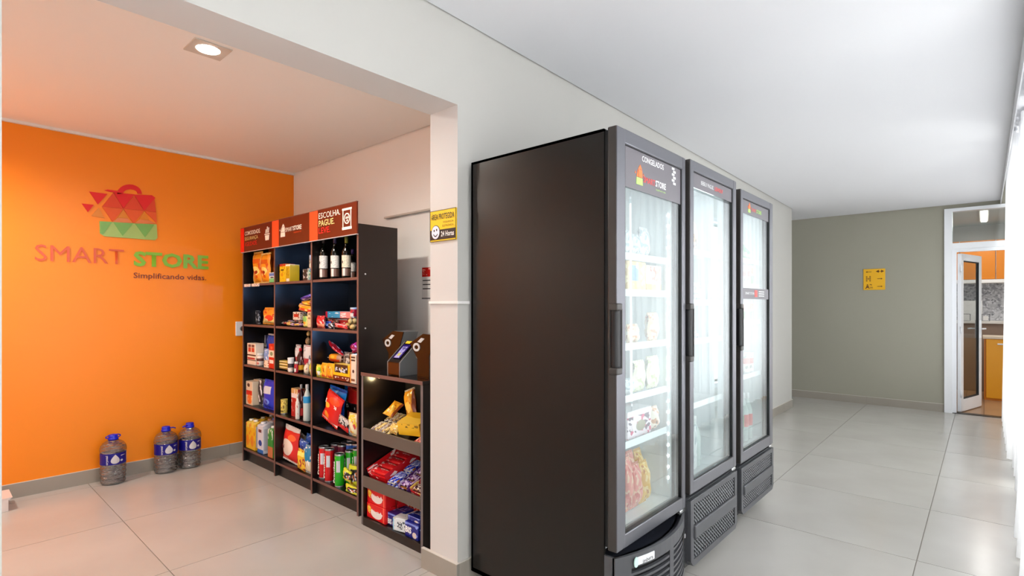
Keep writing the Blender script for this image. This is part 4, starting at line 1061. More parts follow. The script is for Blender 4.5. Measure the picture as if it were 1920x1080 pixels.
def p_carton(th, w, h, d, m, o):
    b = MB().box(-w / 2, w / 2, 0, d, 0, h * .88, bev=0.002)
    b.prism([(0, h * .88), (d, h * .88), (d, h * .97), (d * .8, h * .97)], -w / 2, w / 2, axis='x'); b.build('carton', m, th)
    MB().lathe([(w * .2, h * .93), (w * .2, h)], 12, c=(0, d * .38)).build('cap', c_mat(o.get('cap', (240, 240, 238))), th)
    if o.get('panel'):
        x0, x1, z0, z1, c = o['panel']; MB().box((x0 - .5) * w, (x1 - .5) * w, -0.0008, 0.001, z0 * h, z1 * h).build('label_panel', c_mat(c), th)
    sp_ = o.get('side'); 
    if sp_: MB().box(w / 2 - 0.001, w / 2 + 0.0008, d * .12, d * .88, h * .1, h * .8).build('side_panel', c_mat(sp_), th)
    add_text(th, w, h, -0.001, o.get('text', ()))
def p_display(th, w, h, d, m, o):
    """open display tray carton, long side away from the viewer"""
    t = 0.004
    b = MB().box(-w / 2, w / 2, 0, d, 0, t).box(-w / 2, -w / 2 + t, 0, d, 0, h).box(w / 2 - t, w / 2, 0, d, 0, h).box(-w / 2, w / 2, d - t, d, 0, h * 1.25).box(-w / 2, w / 2, 0, t, 0, h * .62)
    b.build('tray', m, th)
    MB().box(-w / 2 + t, w / 2 - t, t, d - t, t, h * .55).build('inner_card', c_mat(o.get('inner', (190, 150, 110))), th)
    add_text(th, w, h, -0.001, o.get('text', ()))
def p_ball(th, w, h, d, m, o):
    n = 8
    prof = [(max(0.001, w / 2 * math.sin(math.pi * k / n)), h / 2 - h / 2 * math.cos(math.pi * k / n)) for k in range(n + 1)]
    b = MB().lathe(prof, 14, c=(0, d / 2), cap=False)
    for v in b.bm.verts:
        a = math.atan2(v.co.y - d / 2, v.co.x); k = 1 + 0.07 * math.cos(6 * a); v.co.x *= k; v.co.y = d / 2 + (v.co.y - d / 2) * k
    b.build('wrapped_body', m, th)
    MB().lathe([(0.004, h * .93), (0.010, h * 1.06), (0.002, h * 1.02)], 8, c=(0, d / 2)).build('twist_end', m, th)
KIND = dict(box=p_box, bag=p_bag, bar=p_bar, wine=p_wine, can=p_can, bottle=p_bottle, jar=p_jar, carton=p_carton, display=p_display, ball=p_ball)
PM = {}
def style(key):
    if key in PM: return PM[key]
    base, layers, *rest = STYLES[key]
    PM[key] = pmat('print_' + key, base, layers, *(rest or [0.33]))
    return PM[key]
W_, K_ = (240, 236, 230), (24, 20, 22)
STYLES = {
 'cheese_snack': ((236, 150, 32), [('ell', .5, .38, .34, .16, (250, 214, 120)), ('speck', 6, .78, (204, 70, 16), .5, .45, .45, .32), ('rect', .5, .72, .36, .08, (214, 92, 20)), ('ell', .62, .34, .1, .06, (150, 20, 16)), ('rect', .1, .5, .08, .5, (244, 200, 120))]),
 'cheese_back': ((214, 116, 24), [('rect', .5, .6, .4, .16, (196, 84, 14)), ('rect', .5, .3, .4, .05, (150, 90, 40)), ('ell', .5, .22, .14, .06, (176, 60, 70))]),
 'mint_box': ((226, 234, 238), [('rect', .5, .78, .5, .14, (90, 130, 200)), ('rect', .5, .2, .5, .2, (110, 200, 130)), ('ell', .5, .5, .3, .07, (28, 40, 40))]),
 'gold_box': ((244, 196, 26), [('rect', .5, .93, .5, .07, (196, 30, 22)), ('ell', .5, .66, .3, .05, (110, 80, 20)), ('ell', .45, .4, .22, .1, (226, 150, 16)), ('speck', 12, .9, (180, 120, 14))]),
 'gold_side': ((204, 164, 24), [('rect', .5, .95, .5, .05, (246, 240, 214)), ('rect', .55, .1, .35, .08, (236, 230, 210)), ('speck', 16, .8, (150, 112, 20), .5, .5, .35, .3)]),
 'green_tin': ((198, 214, 204), [('speck', 9, .66, (70, 120, 96)), ('speck', 7, .85, (220, 190, 90))]),
 'noodle': ((240, 150, 40), [('rect', .5, .25, .5, .25, (238, 214, 130)), ('speck', 9, .7, (206, 60, 20), .5, .7, .5, .28), ('ell', .62, .34, .22, .2, (226, 64, 40)), ('ell', .4, .2, .2, .1, (250, 236, 170))]),
 'red_orange': ((222, 54, 22), [('rect', .5, .8, .5, .2, (250, 160, 26)), ('speck', 8, .76, (255, 214, 90)), ('speck', 9, .87, (250, 240, 230))]),
 'violet': ((60, 34, 150), [('ell', .7, .6, .2, .2, (120, 100, 220)), ('speck', 8, .86, (236, 230, 250))]),
 'pink_foil': ((224, 176, 180), [('speck', 8, .6, (206, 60, 70)), ('speck', 9, .85, (250, 246, 240))]),
 'biscuit_red': ((226, 214, 200), [('rect', .5, .55, .34, .2, (190, 40, 30)), ('speck', 9, .8, (120, 80, 60))]),
 'herb': ((224, 214, 120), [('ell', .5, .55, .34, .3, (130, 180, 90)), ('ell', .5, .3, .24, .12, (240, 150, 40)), ('rect', .5, .92, .5, .08, (40, 60, 40))]),
 'cream_box': ((232, 206, 168), [('rect', .5, .6, .3, .05, (150, 110, 80)), ('ell', .5, .86, .3, .06, (140, 120, 110)), ('speck', 12, .88, (170, 120, 60))]),
 'toffee': ((232, 196, 100), [('speck', 9, .7, (180, 110, 30)), ('speck', 10, .86, (250, 240, 210))]),
 'choc': ((70, 34, 26), [('speck', 9, .75, (220, 206, 190)), ('rect', .5, .5, .18, .3, (190, 60, 50))]),
 'choc_violet': ((70, 34, 84), [('speck', 9, .72, (220, 190, 220)), ('rect', .5, .55, .2, .25, (200, 160, 60))]),
 'blue_pink': ((60, 150, 196), [('rect', .04, .5, .05, .5, (214, 30, 60)), ('rect', .8, .5, .2, .5, (222, 140, 140)), ('speck', 10, .8, (240, 240, 244), .5, .5, .35, .35)]),
 'red_pack': ((216, 30, 34), [('speck', 7, .8, (250, 200, 190)), ('rect', .8, .2, .3, .14, (250, 150, 110))]),
 'blue_candy': ((34, 76, 190), [('ell', .5, .55, .3, .2, (120, 170, 240)), ('speck', 8, .84, (236, 240, 250))]),
 'red_white': ((204, 22, 28), [('speck', 9, .8, (248, 230, 224)), ('rect', .5, .86, .4, .05, (250, 236, 230))]),
 'peanut': ((226, 190, 120), [('speck', 12, .8, (196, 150, 84))]),
 'red_tin': ((190, 24, 46), [('rect', .5, .3, .4, .2, (236, 230, 226)), ('speck', 9, .84, (40, 40, 40)), ('rect', .2, .5, .14, .4, (238, 224, 220))]),
 'window_box': ((234, 220, 204), [('rect', .3, .7, .16, .1, (196, 60, 40)), ('rect', .7, .7, .16, .1, (196, 60, 40)), ('rect', .3, .88, .16, .06, (120, 70, 60)), ('rect', .7, .88, .16, .06, (120, 70, 60)), ('rect', .5, .45, .5, .03, (50, 20, 20)), ('rect', .5, .3, .44, .04, (180, 30, 40)), ('rect', .5, .22, .5, .02, (60, 26, 20))]),
 'grey_pouch': ((150, 140, 130), [('rect', .75, .5, .06, .5, (214, 206, 196)), ('ell', .4, .3, .25, .2, (90, 78, 74))]),
 'navy_white': ((28, 30, 90), [('rect', .08, .5, .06, .5, (226, 224, 230)), ('rect', .7, .45, .2, .08, (230, 230, 236))]),
 'blue_white': ((40, 76, 190), [('rect', .5, .25, .5, .26, (196, 200, 226)), ('ell', .5, .2, .3, .12, (206, 170, 120)), ('speck', 8, .9, (240, 240, 246))]),
 'white_tub': ((232, 218, 208), [('rect', .5, .6, .5, .14, (90, 50, 44)), ('rect', .5, .25, .36, .1, (210, 120, 110))]),
 'sky': ((126, 156, 210), [('speck', 7, .75, (226, 230, 244))]),
 'red_tall': ((206, 34, 26), [('rect', .5, .6, .5, .14, (232, 220, 200)), ('ell', .5, .6, .26, .08, (130, 150, 110)), ('rect', .5, .28, .36, .07, (246, 220, 210)), ('ell', .5, .84, .2, .06, (250, 90, 60))]),
 'yellow_flat': ((216, 186, 90), [('rect', .5, .3, .5, .12, (40, 30, 26)), ('rect', .5, .7, .4, .1, (246, 238, 210))]),
 'white_can': ((226, 226, 230), [('rect', .5, .45, .5, .16, (60, 56, 66)), ('ell', .35, .55, .16, .1, (20, 20, 24))]),
 'silver_sachet': ((214, 212, 216), [('rect', .5, .35, .3, .18, (170, 30, 54)), ('speck', 8, .86, (110, 110, 120))]),
 'bean': ((218, 200, 176), [('ell', .5, .5, .3, .3, (232, 216, 190)), ('speck', 9, .85, (170, 60, 60))]),
 'walnut': ((190, 160, 120), [('speck', 9, .6, (130, 96, 66))]),
 'yellow_green': ((226, 206, 60), [('rect', .75, .6, .2, .25, (150, 200, 40)), ('rect', .6, .3, .25, .2, (214, 216, 214)), ('speck', 9, .8, (110, 120, 40)), ('ell', .3, .25, .18, .14, (240, 190, 30))]),
 'amber_pack': ((240, 158, 26), [('speck', 8, .66, (150, 70, 26), .42, .62, .26, .3), ('rect', .4, .1, .5, .1, (234, 90, 40)), ('rect', .8, .5, .04, .5, (250, 196, 60))]),
 'yellow_choc': ((244, 190, 34), [('rect', .3, .68, .2, .18, (34, 30, 30)), ('rect', .74, .68, .17, .18, (34, 30, 30)), ('speck', 11, .6, (200, 206, 220), .5, .68, .36, .15), ('rect', .5, .16, .5, .16, (110, 30, 20)), ('speck', 9, .7, (240, 224, 210), .5, .14, .45, .1), ('rect', .5, .92, .4, .08, (70, 40, 26))]),
 'ivory_tall': ((226, 212, 196), [('rect', .5, .9, .34, .03, (60, 44, 40)), ('rect', .5, .8, .34, .03, (60, 44, 40)), ('ell', .55, .42, .16, .06, (70, 40, 40)), ('rect', .1, .5, .1, .5, (226, 150, 80)), ('rect', .5, .12, .3, .04, (130, 80, 60))]),
 'orange_roll': ((240, 150, 30), [('rect', .85, .5, .16, .5, (186, 150, 130)), ('rect', .5, .2, .4, .2, (206, 70, 24)), ('ell', .35, .65, .16, .2, (250, 190, 60))]),
 'dark_pattern': ((90, 80, 76), [('speck', 9, .55, (190, 180, 170)), ('speck', 10, .8, (40, 26, 26))]),
 'red_shiny': ((190, 18, 30), [('speck', 6, .86, (250, 190, 190))], 0.2),
 'magenta': ((176, 20, 90), [('speck', 6, .84, (236, 170, 220))], 0.2),
 'cracker': ((226, 206, 180), [('rect', .5, .82, .5, .18, (222, 204, 180)), ('ell', .4, .84, .2, .08, (90, 60, 50)), ('rect', .5, .52, .44, .1, (206, 34, 28)), ('ell', .55, .25, .36, .2, (236, 120, 50)), ('speck', 8, .85, (246, 220, 170), .5, .25, .5, .22)]),
 'black_white': ((40, 38, 46), [('speck', 6, .7, (226, 226, 230))]),
 'blue_pouch': ((22, 48, 196), [('rect', .55, .68, .26, .14, (206, 212, 226)), ('ell', .5, .24, .26, .12, (110, 150, 240)), ('ell', .5, .24, .16, .07, (22, 48, 196)), ('rect', .1, .5, .06, .5, (70, 130, 240))]),
 'yellow_can': ((222, 202, 100), [('speck', 9, .74, (130, 100, 40)), ('rect', .5, .2, .4, .06, (120, 100, 40))]),
 'red_cocoa': ((176, 28, 34), [('rect', .5, .88, .5, .12, (206, 160, 100)), ('rect', .5, .75, .5, .08, (226, 220, 224)), ('speck', 9, .8, (236, 214, 206))]),
 'white_bottle': ((228, 220, 212), [('speck', 9, .88, (190, 60, 60))]),
 'sauce': ((60, 16, 18), [('speck', 7, .9, (180, 140, 140))], 0.12),
 'ruffles': ((30, 92, 206), [('rect', .5, .84, .5, .12, (40, 140, 230)), ('speck', 6, .8, (130, 200, 250), .5, .86, .5, .12), ('ell', .5, .34, .38, .2, (240, 190, 80)), ('rect', .5, .06, .5, .06, (226, 226, 236))]),
 'doritos': ((214, 26, 26), [('ell', .6, .82, .3, .12, (232, 70, 30)), ('ell', .36, .22, .2, .14, (244, 140, 40)), ('ell', .3, .28, .09, .08, (250, 190, 80)), ('ell', .3, .58, .16, .09, (246, 180, 60)), ('rect', .5, .03, .5, .03, (250, 230, 220))]),
 'doritos_dark': ((206, 30, 30), [('rect', .5, .5, .5, .13, (30, 22, 24)), ('ell', .5, .2, .3, .14, (230, 90, 40))]),
 'pepper_bag': ((196, 190, 186), [('rect', .5, .25, .5, .25, (214, 30, 30)), ('speck', 7, .55, (30, 26, 28), .5, .65, .5, .3)]),
 'floral_bag': ((226, 214, 180), [('speck', 6, .6, (228, 200, 70)), ('speck', 7, .82, (206, 70, 60)), ('rect', .1, .2, .14, .2, (110, 180, 220))]),
 'juice_yellow': ((242, 190, 40), [('rect', .5, .86, .5, .1, (246, 220, 90)), ('ell', .4, .3, .3, .2, (240, 140, 26)), ('speck', 8, .86, (230, 110, 30))]),
 'milk_blue': ((222, 224, 236), [('rect', .5, .06, .5, .07, (40, 110, 200)), ('ell', .5, .34, .3, .1, (40, 70, 170)), ('rect', .5, .74, .3, .05, (110, 60, 60)), ('speck', 9, .9, (196, 200, 220))]),
 'soy_green': ((60, 150, 60), [('rect', .5, .16, .5, .2, (200, 120, 70)), ('speck', 8, .7, (226, 236, 220), .5, .8, .5, .2)]),
 'ninho': ((222, 40, 36), [('ell', .45, .42, .36, .26, (236, 222, 212)), ('ell', .7, .74, .2, .1, (250, 110, 60)), ('rect', .5, .97, .5, .04, (232, 226, 222)), ('ell', .3, .08, .3, .05, (250, 130, 110))]),
 'clear_pasta': ((206, 190, 176), [('speck', 8, .6, (150, 60, 70)), ('rect', .6, .3, .3, .2, (236, 232, 230)), ('speck', 9, .8, (240, 236, 232))]),
 'oat_blue': ((30, 86, 180), [('speck', 7, .75, (180, 210, 240)), ('ell', .5, .5, .2, .2, (20, 50, 130))]),
 'yellow_bag': ((236, 186, 40), [('speck', 8, .7, (170, 60, 50)), ('rect', .5, .85, .4, .1, (250, 230, 120))]),
 'teal_bag': ((28, 130, 180), [('rect', .5, .2, .5, .25, (220, 206, 176)), ('speck', 8, .8, (236, 240, 240))]),
 'pr_red': ((204, 18, 26), [('ell', .3, .84, .12, .05, (246, 230, 220))], 0.25), 'pr_green': ((34, 168, 30), [('rect', .3, .9, .2, .02, (180, 230, 60))], 0.25), 'pr_blue': ((30, 90, 190), [('speck', 6, .85, (130, 190, 240))], 0.25), 'pr_wine': ((110, 30, 60), [('speck', 6, .88, (220, 150, 170))], 0.25),
 'lime_bag': ((214, 214, 50), [('rect', .65, .55, .32, .28, (34, 32, 40)), ('speck', 8, .72, (226, 226, 236), .6, .55, .3, .3), ('ell', .3, .2, .2, .12, (160, 190, 30)), ('speck', 7, .9, (230, 120, 50))]),
 'wrap_gold': ((226, 200, 130), [('speck', 7, .62, (190, 140, 70)), ('speck', 8, .8, (120, 90, 80)), ('speck', 9, .88, (246, 242, 236))], 0.22),
 'wrap_silver': ((206, 196, 186), [('speck', 7, .6, (150, 120, 96)), ('speck', 8, .84, (90, 74, 110))], 0.22),
 'orange_bag': ((240, 168, 40), [('ell', .5, .4, .26, .2, (250, 206, 90)), ('speck', 7, .8, (206, 110, 30)), ('rect', .92, .5, .1, .5, (150, 74, 40))], 0.25),
 'yellow_carton': ((246, 190, 40), [('speck', 11, .78, (150, 110, 20), .5, .8, .45, .14)]),
 'red_flow': ((200, 40, 50), [('speck', 8, .6, (246, 214, 200)), ('speck', 9, .85, (236, 196, 90))], 0.25),
 'kit_red': ((212, 22, 30), [('speck', 6, .8, (250, 224, 220))]),
 'bar_blue': ((34, 56, 190), [('speck', 9, .66, (226, 230, 246)), ('rect', .25, .5, .12, .3, (200, 120, 60))], 0.22),
 'bar_violet': ((84, 40, 120), [('speck', 10, .62, (220, 200, 236)), ('rect', .7, .5, .14, .4, (60, 24, 40))], 0.25),
 'bar_dark': ((60, 30, 40), [('speck', 9, .7, (230, 214, 200)), ('rect', .3, .5, .2, .3, (206, 170, 120))], 0.25),
 'nestle_red': ((216, 20, 26), [('ell', .52, .45, .30, .34, (240, 232, 228)), ('ell', .52, .66, .22, .16, (216, 20, 26)), ('ell', .14, .62, .10, .2, (240, 180, 50)), ('speck', 7, .86, (250, 210, 90), .14, .55, .12, .35), ('rect', .9, .5, .02, .5, (250, 120, 90)), ('rect', .8, .5, .05, .04, (250, 230, 224))]),
 'bis_blue': ((22, 30, 130), [('rect', .5, .9, .5, .06, (120, 140, 220)), ('ell', .72, .26, .16, .2, (220, 206, 196)), ('speck', 8, .88, (140, 160, 230))]),
 'bis_white': ((222, 228, 230), [('speck', 12, .62, (70, 80, 90), .62, .5, .3, .3), ('rect', .04, .5, .05, .5, (140, 200, 226)), ('speck', 7, .9, (200, 190, 170))]),
 'small_red': ((196, 34, 26), [('ell', .5, .7, .2, .16, (240, 230, 224)), ('rect', .95, .5, .06, .5, (240, 140, 90))]),
 'frozen_meal': ((232, 190, 110), [('rect', .36, .6, .22, .26, (110, 150, 200)), ('rect', .06, .5, .07, .5, (220, 176, 90)), ('speck', 9, .8, (250, 226, 160))]),
 'frozen_meal2': ((240, 226, 206), [('speck', 9, .6, (214, 90, 60), .6, .65, .35, .3), ('rect', .5, .15, .5, .14, (236, 190, 110))]),
 'ice_wrap': ((210, 216, 218), [('speck', 7, .6, (150, 170, 180)), ('speck', 8, .84, (246, 248, 250))]),
 'snack_cream': ((228, 206, 170), [('speck', 7, .7, (206, 130, 80)), ('rect', .5, .5, .4, .1, (250, 244, 236))]),
 'snack_green': ((226, 224, 190), [('speck', 7, .7, (190, 196, 140)), ('rect', .5, .6, .4, .1, (250, 246, 236))]),
 'pink_box': ((232, 216, 222), [('speck', 9, .64, (206, 40, 100), .5, .4, .5, .4), ('speck', 9, .8, (90, 60, 80), .5, .4, .5, .4), ('ell', .55, .4, .2, .2, (150, 140, 110))]),
 'pink_bag': ((226, 140, 130), [('speck', 7, .55, (236, 196, 170)), ('speck', 8, .8, (200, 90, 90))]),
 'gold_bag': ((226, 180, 90), [('speck', 7, .6, (240, 214, 150)), ('speck', 8, .82, (190, 120, 60))]),
 'tan_pack': ((236, 222, 206), [('speck', 6, .7, (206, 150, 110)), ('speck', 7, .86, (110, 80, 70))]),
 'green_bottle': ((70, 170, 100), [('speck', 7, .8, (190, 226, 200))], 0.12), 'soda_red': ((206, 60, 60), [], 0.15), 'soda_clear': ((196, 208, 206), [], 0.1), 'tea_can': ((226, 220, 200), [('rect', .5, .3, .5, .2, (110, 170, 70)), ('rect', .5, .75, .5, .15, (226, 110, 60))]), 'beer_can': ((210, 206, 196), [('rect', .5, .6, .5, .14, (190, 60, 50)), ('speck', 8, .8, (120, 120, 110))]),
}
def product(kind, name, cat, label, group, loc, rot, w, h, d, key, o):
    th = thing(name, label, cat, loc, 0, group, rot=rot)
    m = M_cglass if kind == 'wine' else style(key)
    KIND[kind](th, w, h, d, m, o)
    return th
GOODS = [
    ('bar', 'wafer_bar', 'candy bar', 'gold wafers on the upper kiosk tray', 'gold wrapped wafer nearest the shelf side, front lower layer', (1.884, 2.798, 0.574), (0, -0.362, 0.01), (0.098, 0.018, 0.034), 'wrap_gold', {'seal': (226, 216, 200)}),
    ('bar', 'wafer_bar', 'candy bar', 'silver wafers on the upper kiosk tray', 'silver wrapped wafer nearest the shelf side, rear lower layer', (1.989, 2.798, 0.614), (0, -0.362, 0.02), (0.098, 0.018, 0.034), 'wrap_silver', {'seal': (226, 216, 200)}),
    ('bar', 'wafer_bar', 'candy bar', 'silver wafers on the upper kiosk tray', 'silver wrapped wafer second from the shelf side, front lower layer', (1.884, 2.76, 0.574), (0, -0.362, 0.02), (0.098, 0.018, 0.034), 'wrap_silver', {'seal': (226, 216, 200)}),
    ('bar', 'wafer_bar', 'candy bar', 'gold wafers on the upper kiosk tray', 'gold wrapped wafer second from the shelf side, rear lower layer', (1.989, 2.76, 0.614), (0, -0.362, 0.04), (0.098, 0.018, 0.034), 'wrap_gold', {'seal': (226, 216, 200)}),
    ('bar', 'wafer_bar', 'candy bar', 'gold wafers on the upper kiosk tray', 'gold wrapped wafer third from the shelf side, front lower layer', (1.884, 2.722, 0.574), (0, -0.362, 0.02), (0.098, 0.018, 0.034), 'wrap_gold', {'seal': (226, 216, 200)}),
    ('bar', 'wafer_bar', 'candy bar', 'silver wafers on the upper kiosk tray', 'silver wrapped wafer third from the shelf side, rear lower layer', (1.989, 2.722, 0.614), (0, -0.362, 0.03), (0.098, 0.018, 0.034), 'wrap_silver', {'seal': (226, 216, 200)}),
    ('bar', 'wafer_bar', 'candy bar', 'silver wafers on the upper kiosk tray', 'silver wrapped wafer fourth from the shelf side, front lower layer', (1.884, 2.684, 0.574), (0, -0.362, -0.04), (0.098, 0.018, 0.034), 'wrap_silver', {'seal': (226, 216, 200)}),
    ('bar', 'wafer_bar', 'candy bar', 'gold wafers on the upper kiosk tray', 'gold wrapped wafer fourth from the shelf side, rear lower layer', (1.989, 2.684, 0.614), (0, -0.362, -0.0), (0.098, 0.018, 0.034), 'wrap_gold', {'seal': (226, 216, 200)}),
    ('bar', 'wafer_bar', 'candy bar', 'gold wafers on the upper kiosk tray', 'gold wrapped wafer fifth from the shelf side, front lower layer', (1.884, 2.646, 0.574), (0, -0.362, 0.04), (0.098, 0.018, 0.034), 'wrap_gold', {'seal': (226, 216, 200)}),
    ('bar', 'wafer_bar', 'candy bar', 'silver wafers on the upper kiosk tray', 'silver wrapped wafer fifth from the shelf side, rear lower layer', (1.989, 2.646, 0.614), (0, -0.362, 0.01), (0.098, 0.018, 0.034), 'wrap_silver', {'seal': (226, 216, 200)}),
    ('bar', 'wafer_bar', 'candy bar', 'silver wafers on the upper kiosk tray', 'silver wrapped wafer nearest the shelf side, front upper layer', (1.884, 2.78, 0.594), (0, -0.362, 0.03), (0.098, 0.018, 0.034), 'wrap_silver', {'seal': (226, 216, 200)}),
    ('bar', 'wafer_bar', 'candy bar', 'gold wafers on the upper kiosk tray', 'gold wrapped wafer nearest the shelf side, rear upper layer', (1.989, 2.78, 0.634), (0, -0.362, -0.03), (0.098, 0.018, 0.034), 'wrap_gold', {'seal': (226, 216, 200)}),
    ('bar', 'wafer_bar', 'candy bar', 'gold wafers on the upper kiosk tray', 'gold wrapped wafer second from the shelf side, front upper layer', (1.884, 2.742, 0.594), (0, -0.362, -0.0), (0.098, 0.018, 0.034), 'wrap_gold', {'seal': (226, 216, 200)}),
    ('bar', 'wafer_bar', 'candy bar', 'silver wafers on the upper kiosk tray', 'silver wrapped wafer second from the shelf side, rear upper layer', (1.989, 2.742, 0.634), (0, -0.362, -0.02), (0.098, 0.018, 0.034), 'wrap_silver', {'seal': (226, 216, 200)}),
    ('bar', 'wafer_bar', 'candy bar', 'silver wafers on the upper kiosk tray', 'silver wrapped wafer third from the shelf side, front upper layer', (1.884, 2.704, 0.594), (0, -0.362, 0.0), (0.098, 0.018, 0.034), 'wrap_silver', {'seal': (226, 216, 200)}),
    ('bar', 'wafer_bar', 'candy bar', 'gold wafers on the upper kiosk tray', 'gold wrapped wafer third from the shelf side, rear upper layer', (1.989, 2.704, 0.634), (0, -0.362, 0.01), (0.098, 0.018, 0.034), 'wrap_gold', {'seal': (226, 216, 200)}),
    ('bar', 'wafer_bar', 'candy bar', 'gold wafers on the upper kiosk tray', 'gold wrapped wafer fourth from the shelf side, front upper layer', (1.884, 2.666, 0.594), (0, -0.362, -0.04), (0.098, 0.018, 0.034), 'wrap_gold', {'seal': (226, 216, 200)}),
    ('bar', 'wafer_bar', 'candy bar', 'silver wafers on the upper kiosk tray', 'silver wrapped wafer fourth from the shelf side, rear upper layer', (1.989, 2.666, 0.634), (0, -0.362, -0.02), (0.098, 0.018, 0.034), 'wrap_silver', {'seal': (226, 216, 200)}),
    ('bag', 'open_bag', 'snack bag', 'goods on the kiosk stand', 'orange snack bag standing upright on the upper kiosk tray', (1.965, 2.59, 0.648), (-0.15, -0.35, -1.5708), (0.1, 0.2, 0.05), 'orange_bag', {'seal': (206, 190, 170)}),
    ('bag', 'open_bag', 'snack bag', 'goods on the kiosk stand', 'yellow snack bag lying across the upper kiosk tray', (1.885, 2.7, 0.69), (-1.0, 0.3, -1.2), (0.07, 0.12, 0.03), 'orange_bag', {}),
    ('box', 'yellow_carton', 'box', 'goods on the kiosk stand', 'open yellow box lying on the upper kiosk tray', (1.865, 2.455, 0.6), (0.25, 0, -1.25), (0.15, 0.075, 0.15), 'yellow_carton', {'flap': (226, 180, 60)}),
    ('bag', 'nut_bag', 'snack bag', 'goods on the kiosk stand', 'brown nut bag at the front of the upper kiosk tray', (1.84, 2.605, 0.6), (-0.5, 0.1, -1.5708), (0.075, 0.06, 0.04), 'toffee', {}),
    ('bar', 'red_bar', 'candy bar', 'red bars on the upper kiosk tray', 'red and cream bar by the pillar, first of the front row', (1.89, 2.368, 0.576), (0, -0.362, 0), (0.105, 0.022, 0.032), 'red_flow', {}),
    ('bar', 'red_bar', 'candy bar', 'red bars on the upper kiosk tray', 'red and cream bar by the pillar, second of the front row', (1.89, 2.334, 0.576), (0, -0.362, 0), (0.105, 0.022, 0.032), 'red_flow', {}),
    ('bar', 'red_bar', 'candy bar', 'red bars on the upper kiosk tray', 'red and cream bar by the pillar, third of the front row', (1.89, 2.3, 0.576), (0, -0.362, 0), (0.105, 0.022, 0.032), 'red_flow', {}),
    ('bar', 'red_bar', 'candy bar', 'red bars on the upper kiosk tray', 'red and cream bar by the pillar, first of the rear row', (2.0, 2.368, 0.618), (0, -0.362, 0), (0.105, 0.022, 0.032), 'red_flow', {}),
    ('bar', 'red_bar', 'candy bar', 'red bars on the upper kiosk tray', 'red and cream bar by the pillar, second of the rear row', (2.0, 2.334, 0.618), (0, -0.362, 0), (0.105, 0.022, 0.032), 'red_flow', {}),
    ('display', 'display_carton', 'box', 'goods on the kiosk stand', 'red and white open display box on the lower kiosk tray', (1.855, 2.742, 0.273), (0.362, 0, -1.5708), (0.19, 0.075, 0.26), 'kit_red', {'inner': (206, 30, 36)}),
    ('bar', 'kit_bar', 'candy bar', 'chocolate bars in the red display box', 'front red chocolate bar inside the red display box', (1.851, 2.742, 0.317), (0.362, 0, -1.5708), (0.165, 0.02, 0.046), 'kit_red', {'seal': (230, 30, 36)}),
    ('bar', 'kit_bar', 'candy bar', 'chocolate bars in the red display box', 'second red chocolate bar inside the red display box', (1.905, 2.742, 0.338), (0.362, 0, -1.5708), (0.165, 0.02, 0.046), 'kit_red', {'seal': (230, 30, 36)}),
    ('bar', 'kit_bar', 'candy bar', 'chocolate bars in the red display box', 'third red chocolate bar inside the red display box', (1.958, 2.742, 0.358), (0.362, 0, -1.5708), (0.165, 0.02, 0.046), 'kit_red', {'seal': (230, 30, 36)}),
    ('bar', 'kit_bar', 'candy bar', 'chocolate bars in the red display box', 'rear red chocolate bar inside the red display box', (2.012, 2.742, 0.378), (0.362, 0, -1.5708), (0.165, 0.02, 0.046), 'kit_red', {'seal': (230, 30, 36)}),
    ('display', 'display_carton', 'box', 'goods on the kiosk stand', 'brown display box holding violet bars on the lower kiosk tray', (1.846, 2.475, 0.269), (0.362, 0, -1.5708), (0.09, 0.055, 0.27), 'bar_violet', {'inner': (170, 110, 50)}),
    ('bar', 'violet_bar', 'candy bar', 'violet bars in the brown display box', 'front violet bar inside the brown display box', (1.846, 2.475, 0.304), (0.362, 0, -1.5708), (0.075, 0.02, 0.046), 'bar_violet', {}),
    ('bar', 'violet_bar', 'candy bar', 'violet bars in the brown display box', 'second violet bar inside the brown display box', (1.902, 2.475, 0.325), (0.362, 0, -1.5708), (0.075, 0.02, 0.046), 'bar_violet', {}),
    ('bar', 'violet_bar', 'candy bar', 'violet bars in the brown display box', 'third violet bar inside the brown display box', (1.958, 2.475, 0.346), (0.362, 0, -1.5708), (0.075, 0.02, 0.046), 'bar_violet', {}),
    ('bar', 'violet_bar', 'candy bar', 'violet bars in the brown display box', 'rear violet bar inside the brown display box', (2.014, 2.475, 0.367), (0.362, 0, -1.5708), (0.075, 0.02, 0.046), 'bar_violet', {}),
    ('display', 'display_carton', 'box', 'goods on the kiosk stand', 'dark red display box holding dark bars by the pillar', (1.848, 2.355, 0.27), (0.362, 0, -1.5708), (0.1, 0.06, 0.27), 'red_flow', {'inner': (110, 40, 40)}),
    ('bar', 'dark_bar', 'candy bar', 'dark bars in the dark red display box', 'front dark bar inside the dark red display box', (1.847, 2.355, 0.307), (0.362, 0, -1.5708), (0.085, 0.02, 0.046), 'bar_dark', {}),
    ('bar', 'dark_bar', 'candy bar', 'dark bars in the dark red display box', 'second dark bar inside the dark red display box', (1.903, 2.355, 0.328), (0.362, 0, -1.5708), (0.085, 0.02, 0.046), 'bar_dark', {}),
    ('bar', 'dark_bar', 'candy bar', 'dark bars in the dark red display box', 'third dark bar inside the dark red display box', (1.959, 2.355, 0.35), (0.362, 0, -1.5708), (0.085, 0.02, 0.046), 'bar_dark', {}),
    ('bar', 'dark_bar', 'candy bar', 'dark bars in the dark red display box', 'rear dark bar inside the dark red display box', (2.015, 2.355, 0.371), (0.362, 0, -1.5708), (0.085, 0.02, 0.046), 'bar_dark', {}),
    ('bar', 'blue_bar', 'candy bar', 'blue bars on the lower kiosk tray', 'blue wrapped bar nearest the shelf side, front lower layer', (1.894, 2.619, 0.288), (0, -0.362, 0), (0.11, 0.022, 0.033), 'bar_blue', {}),
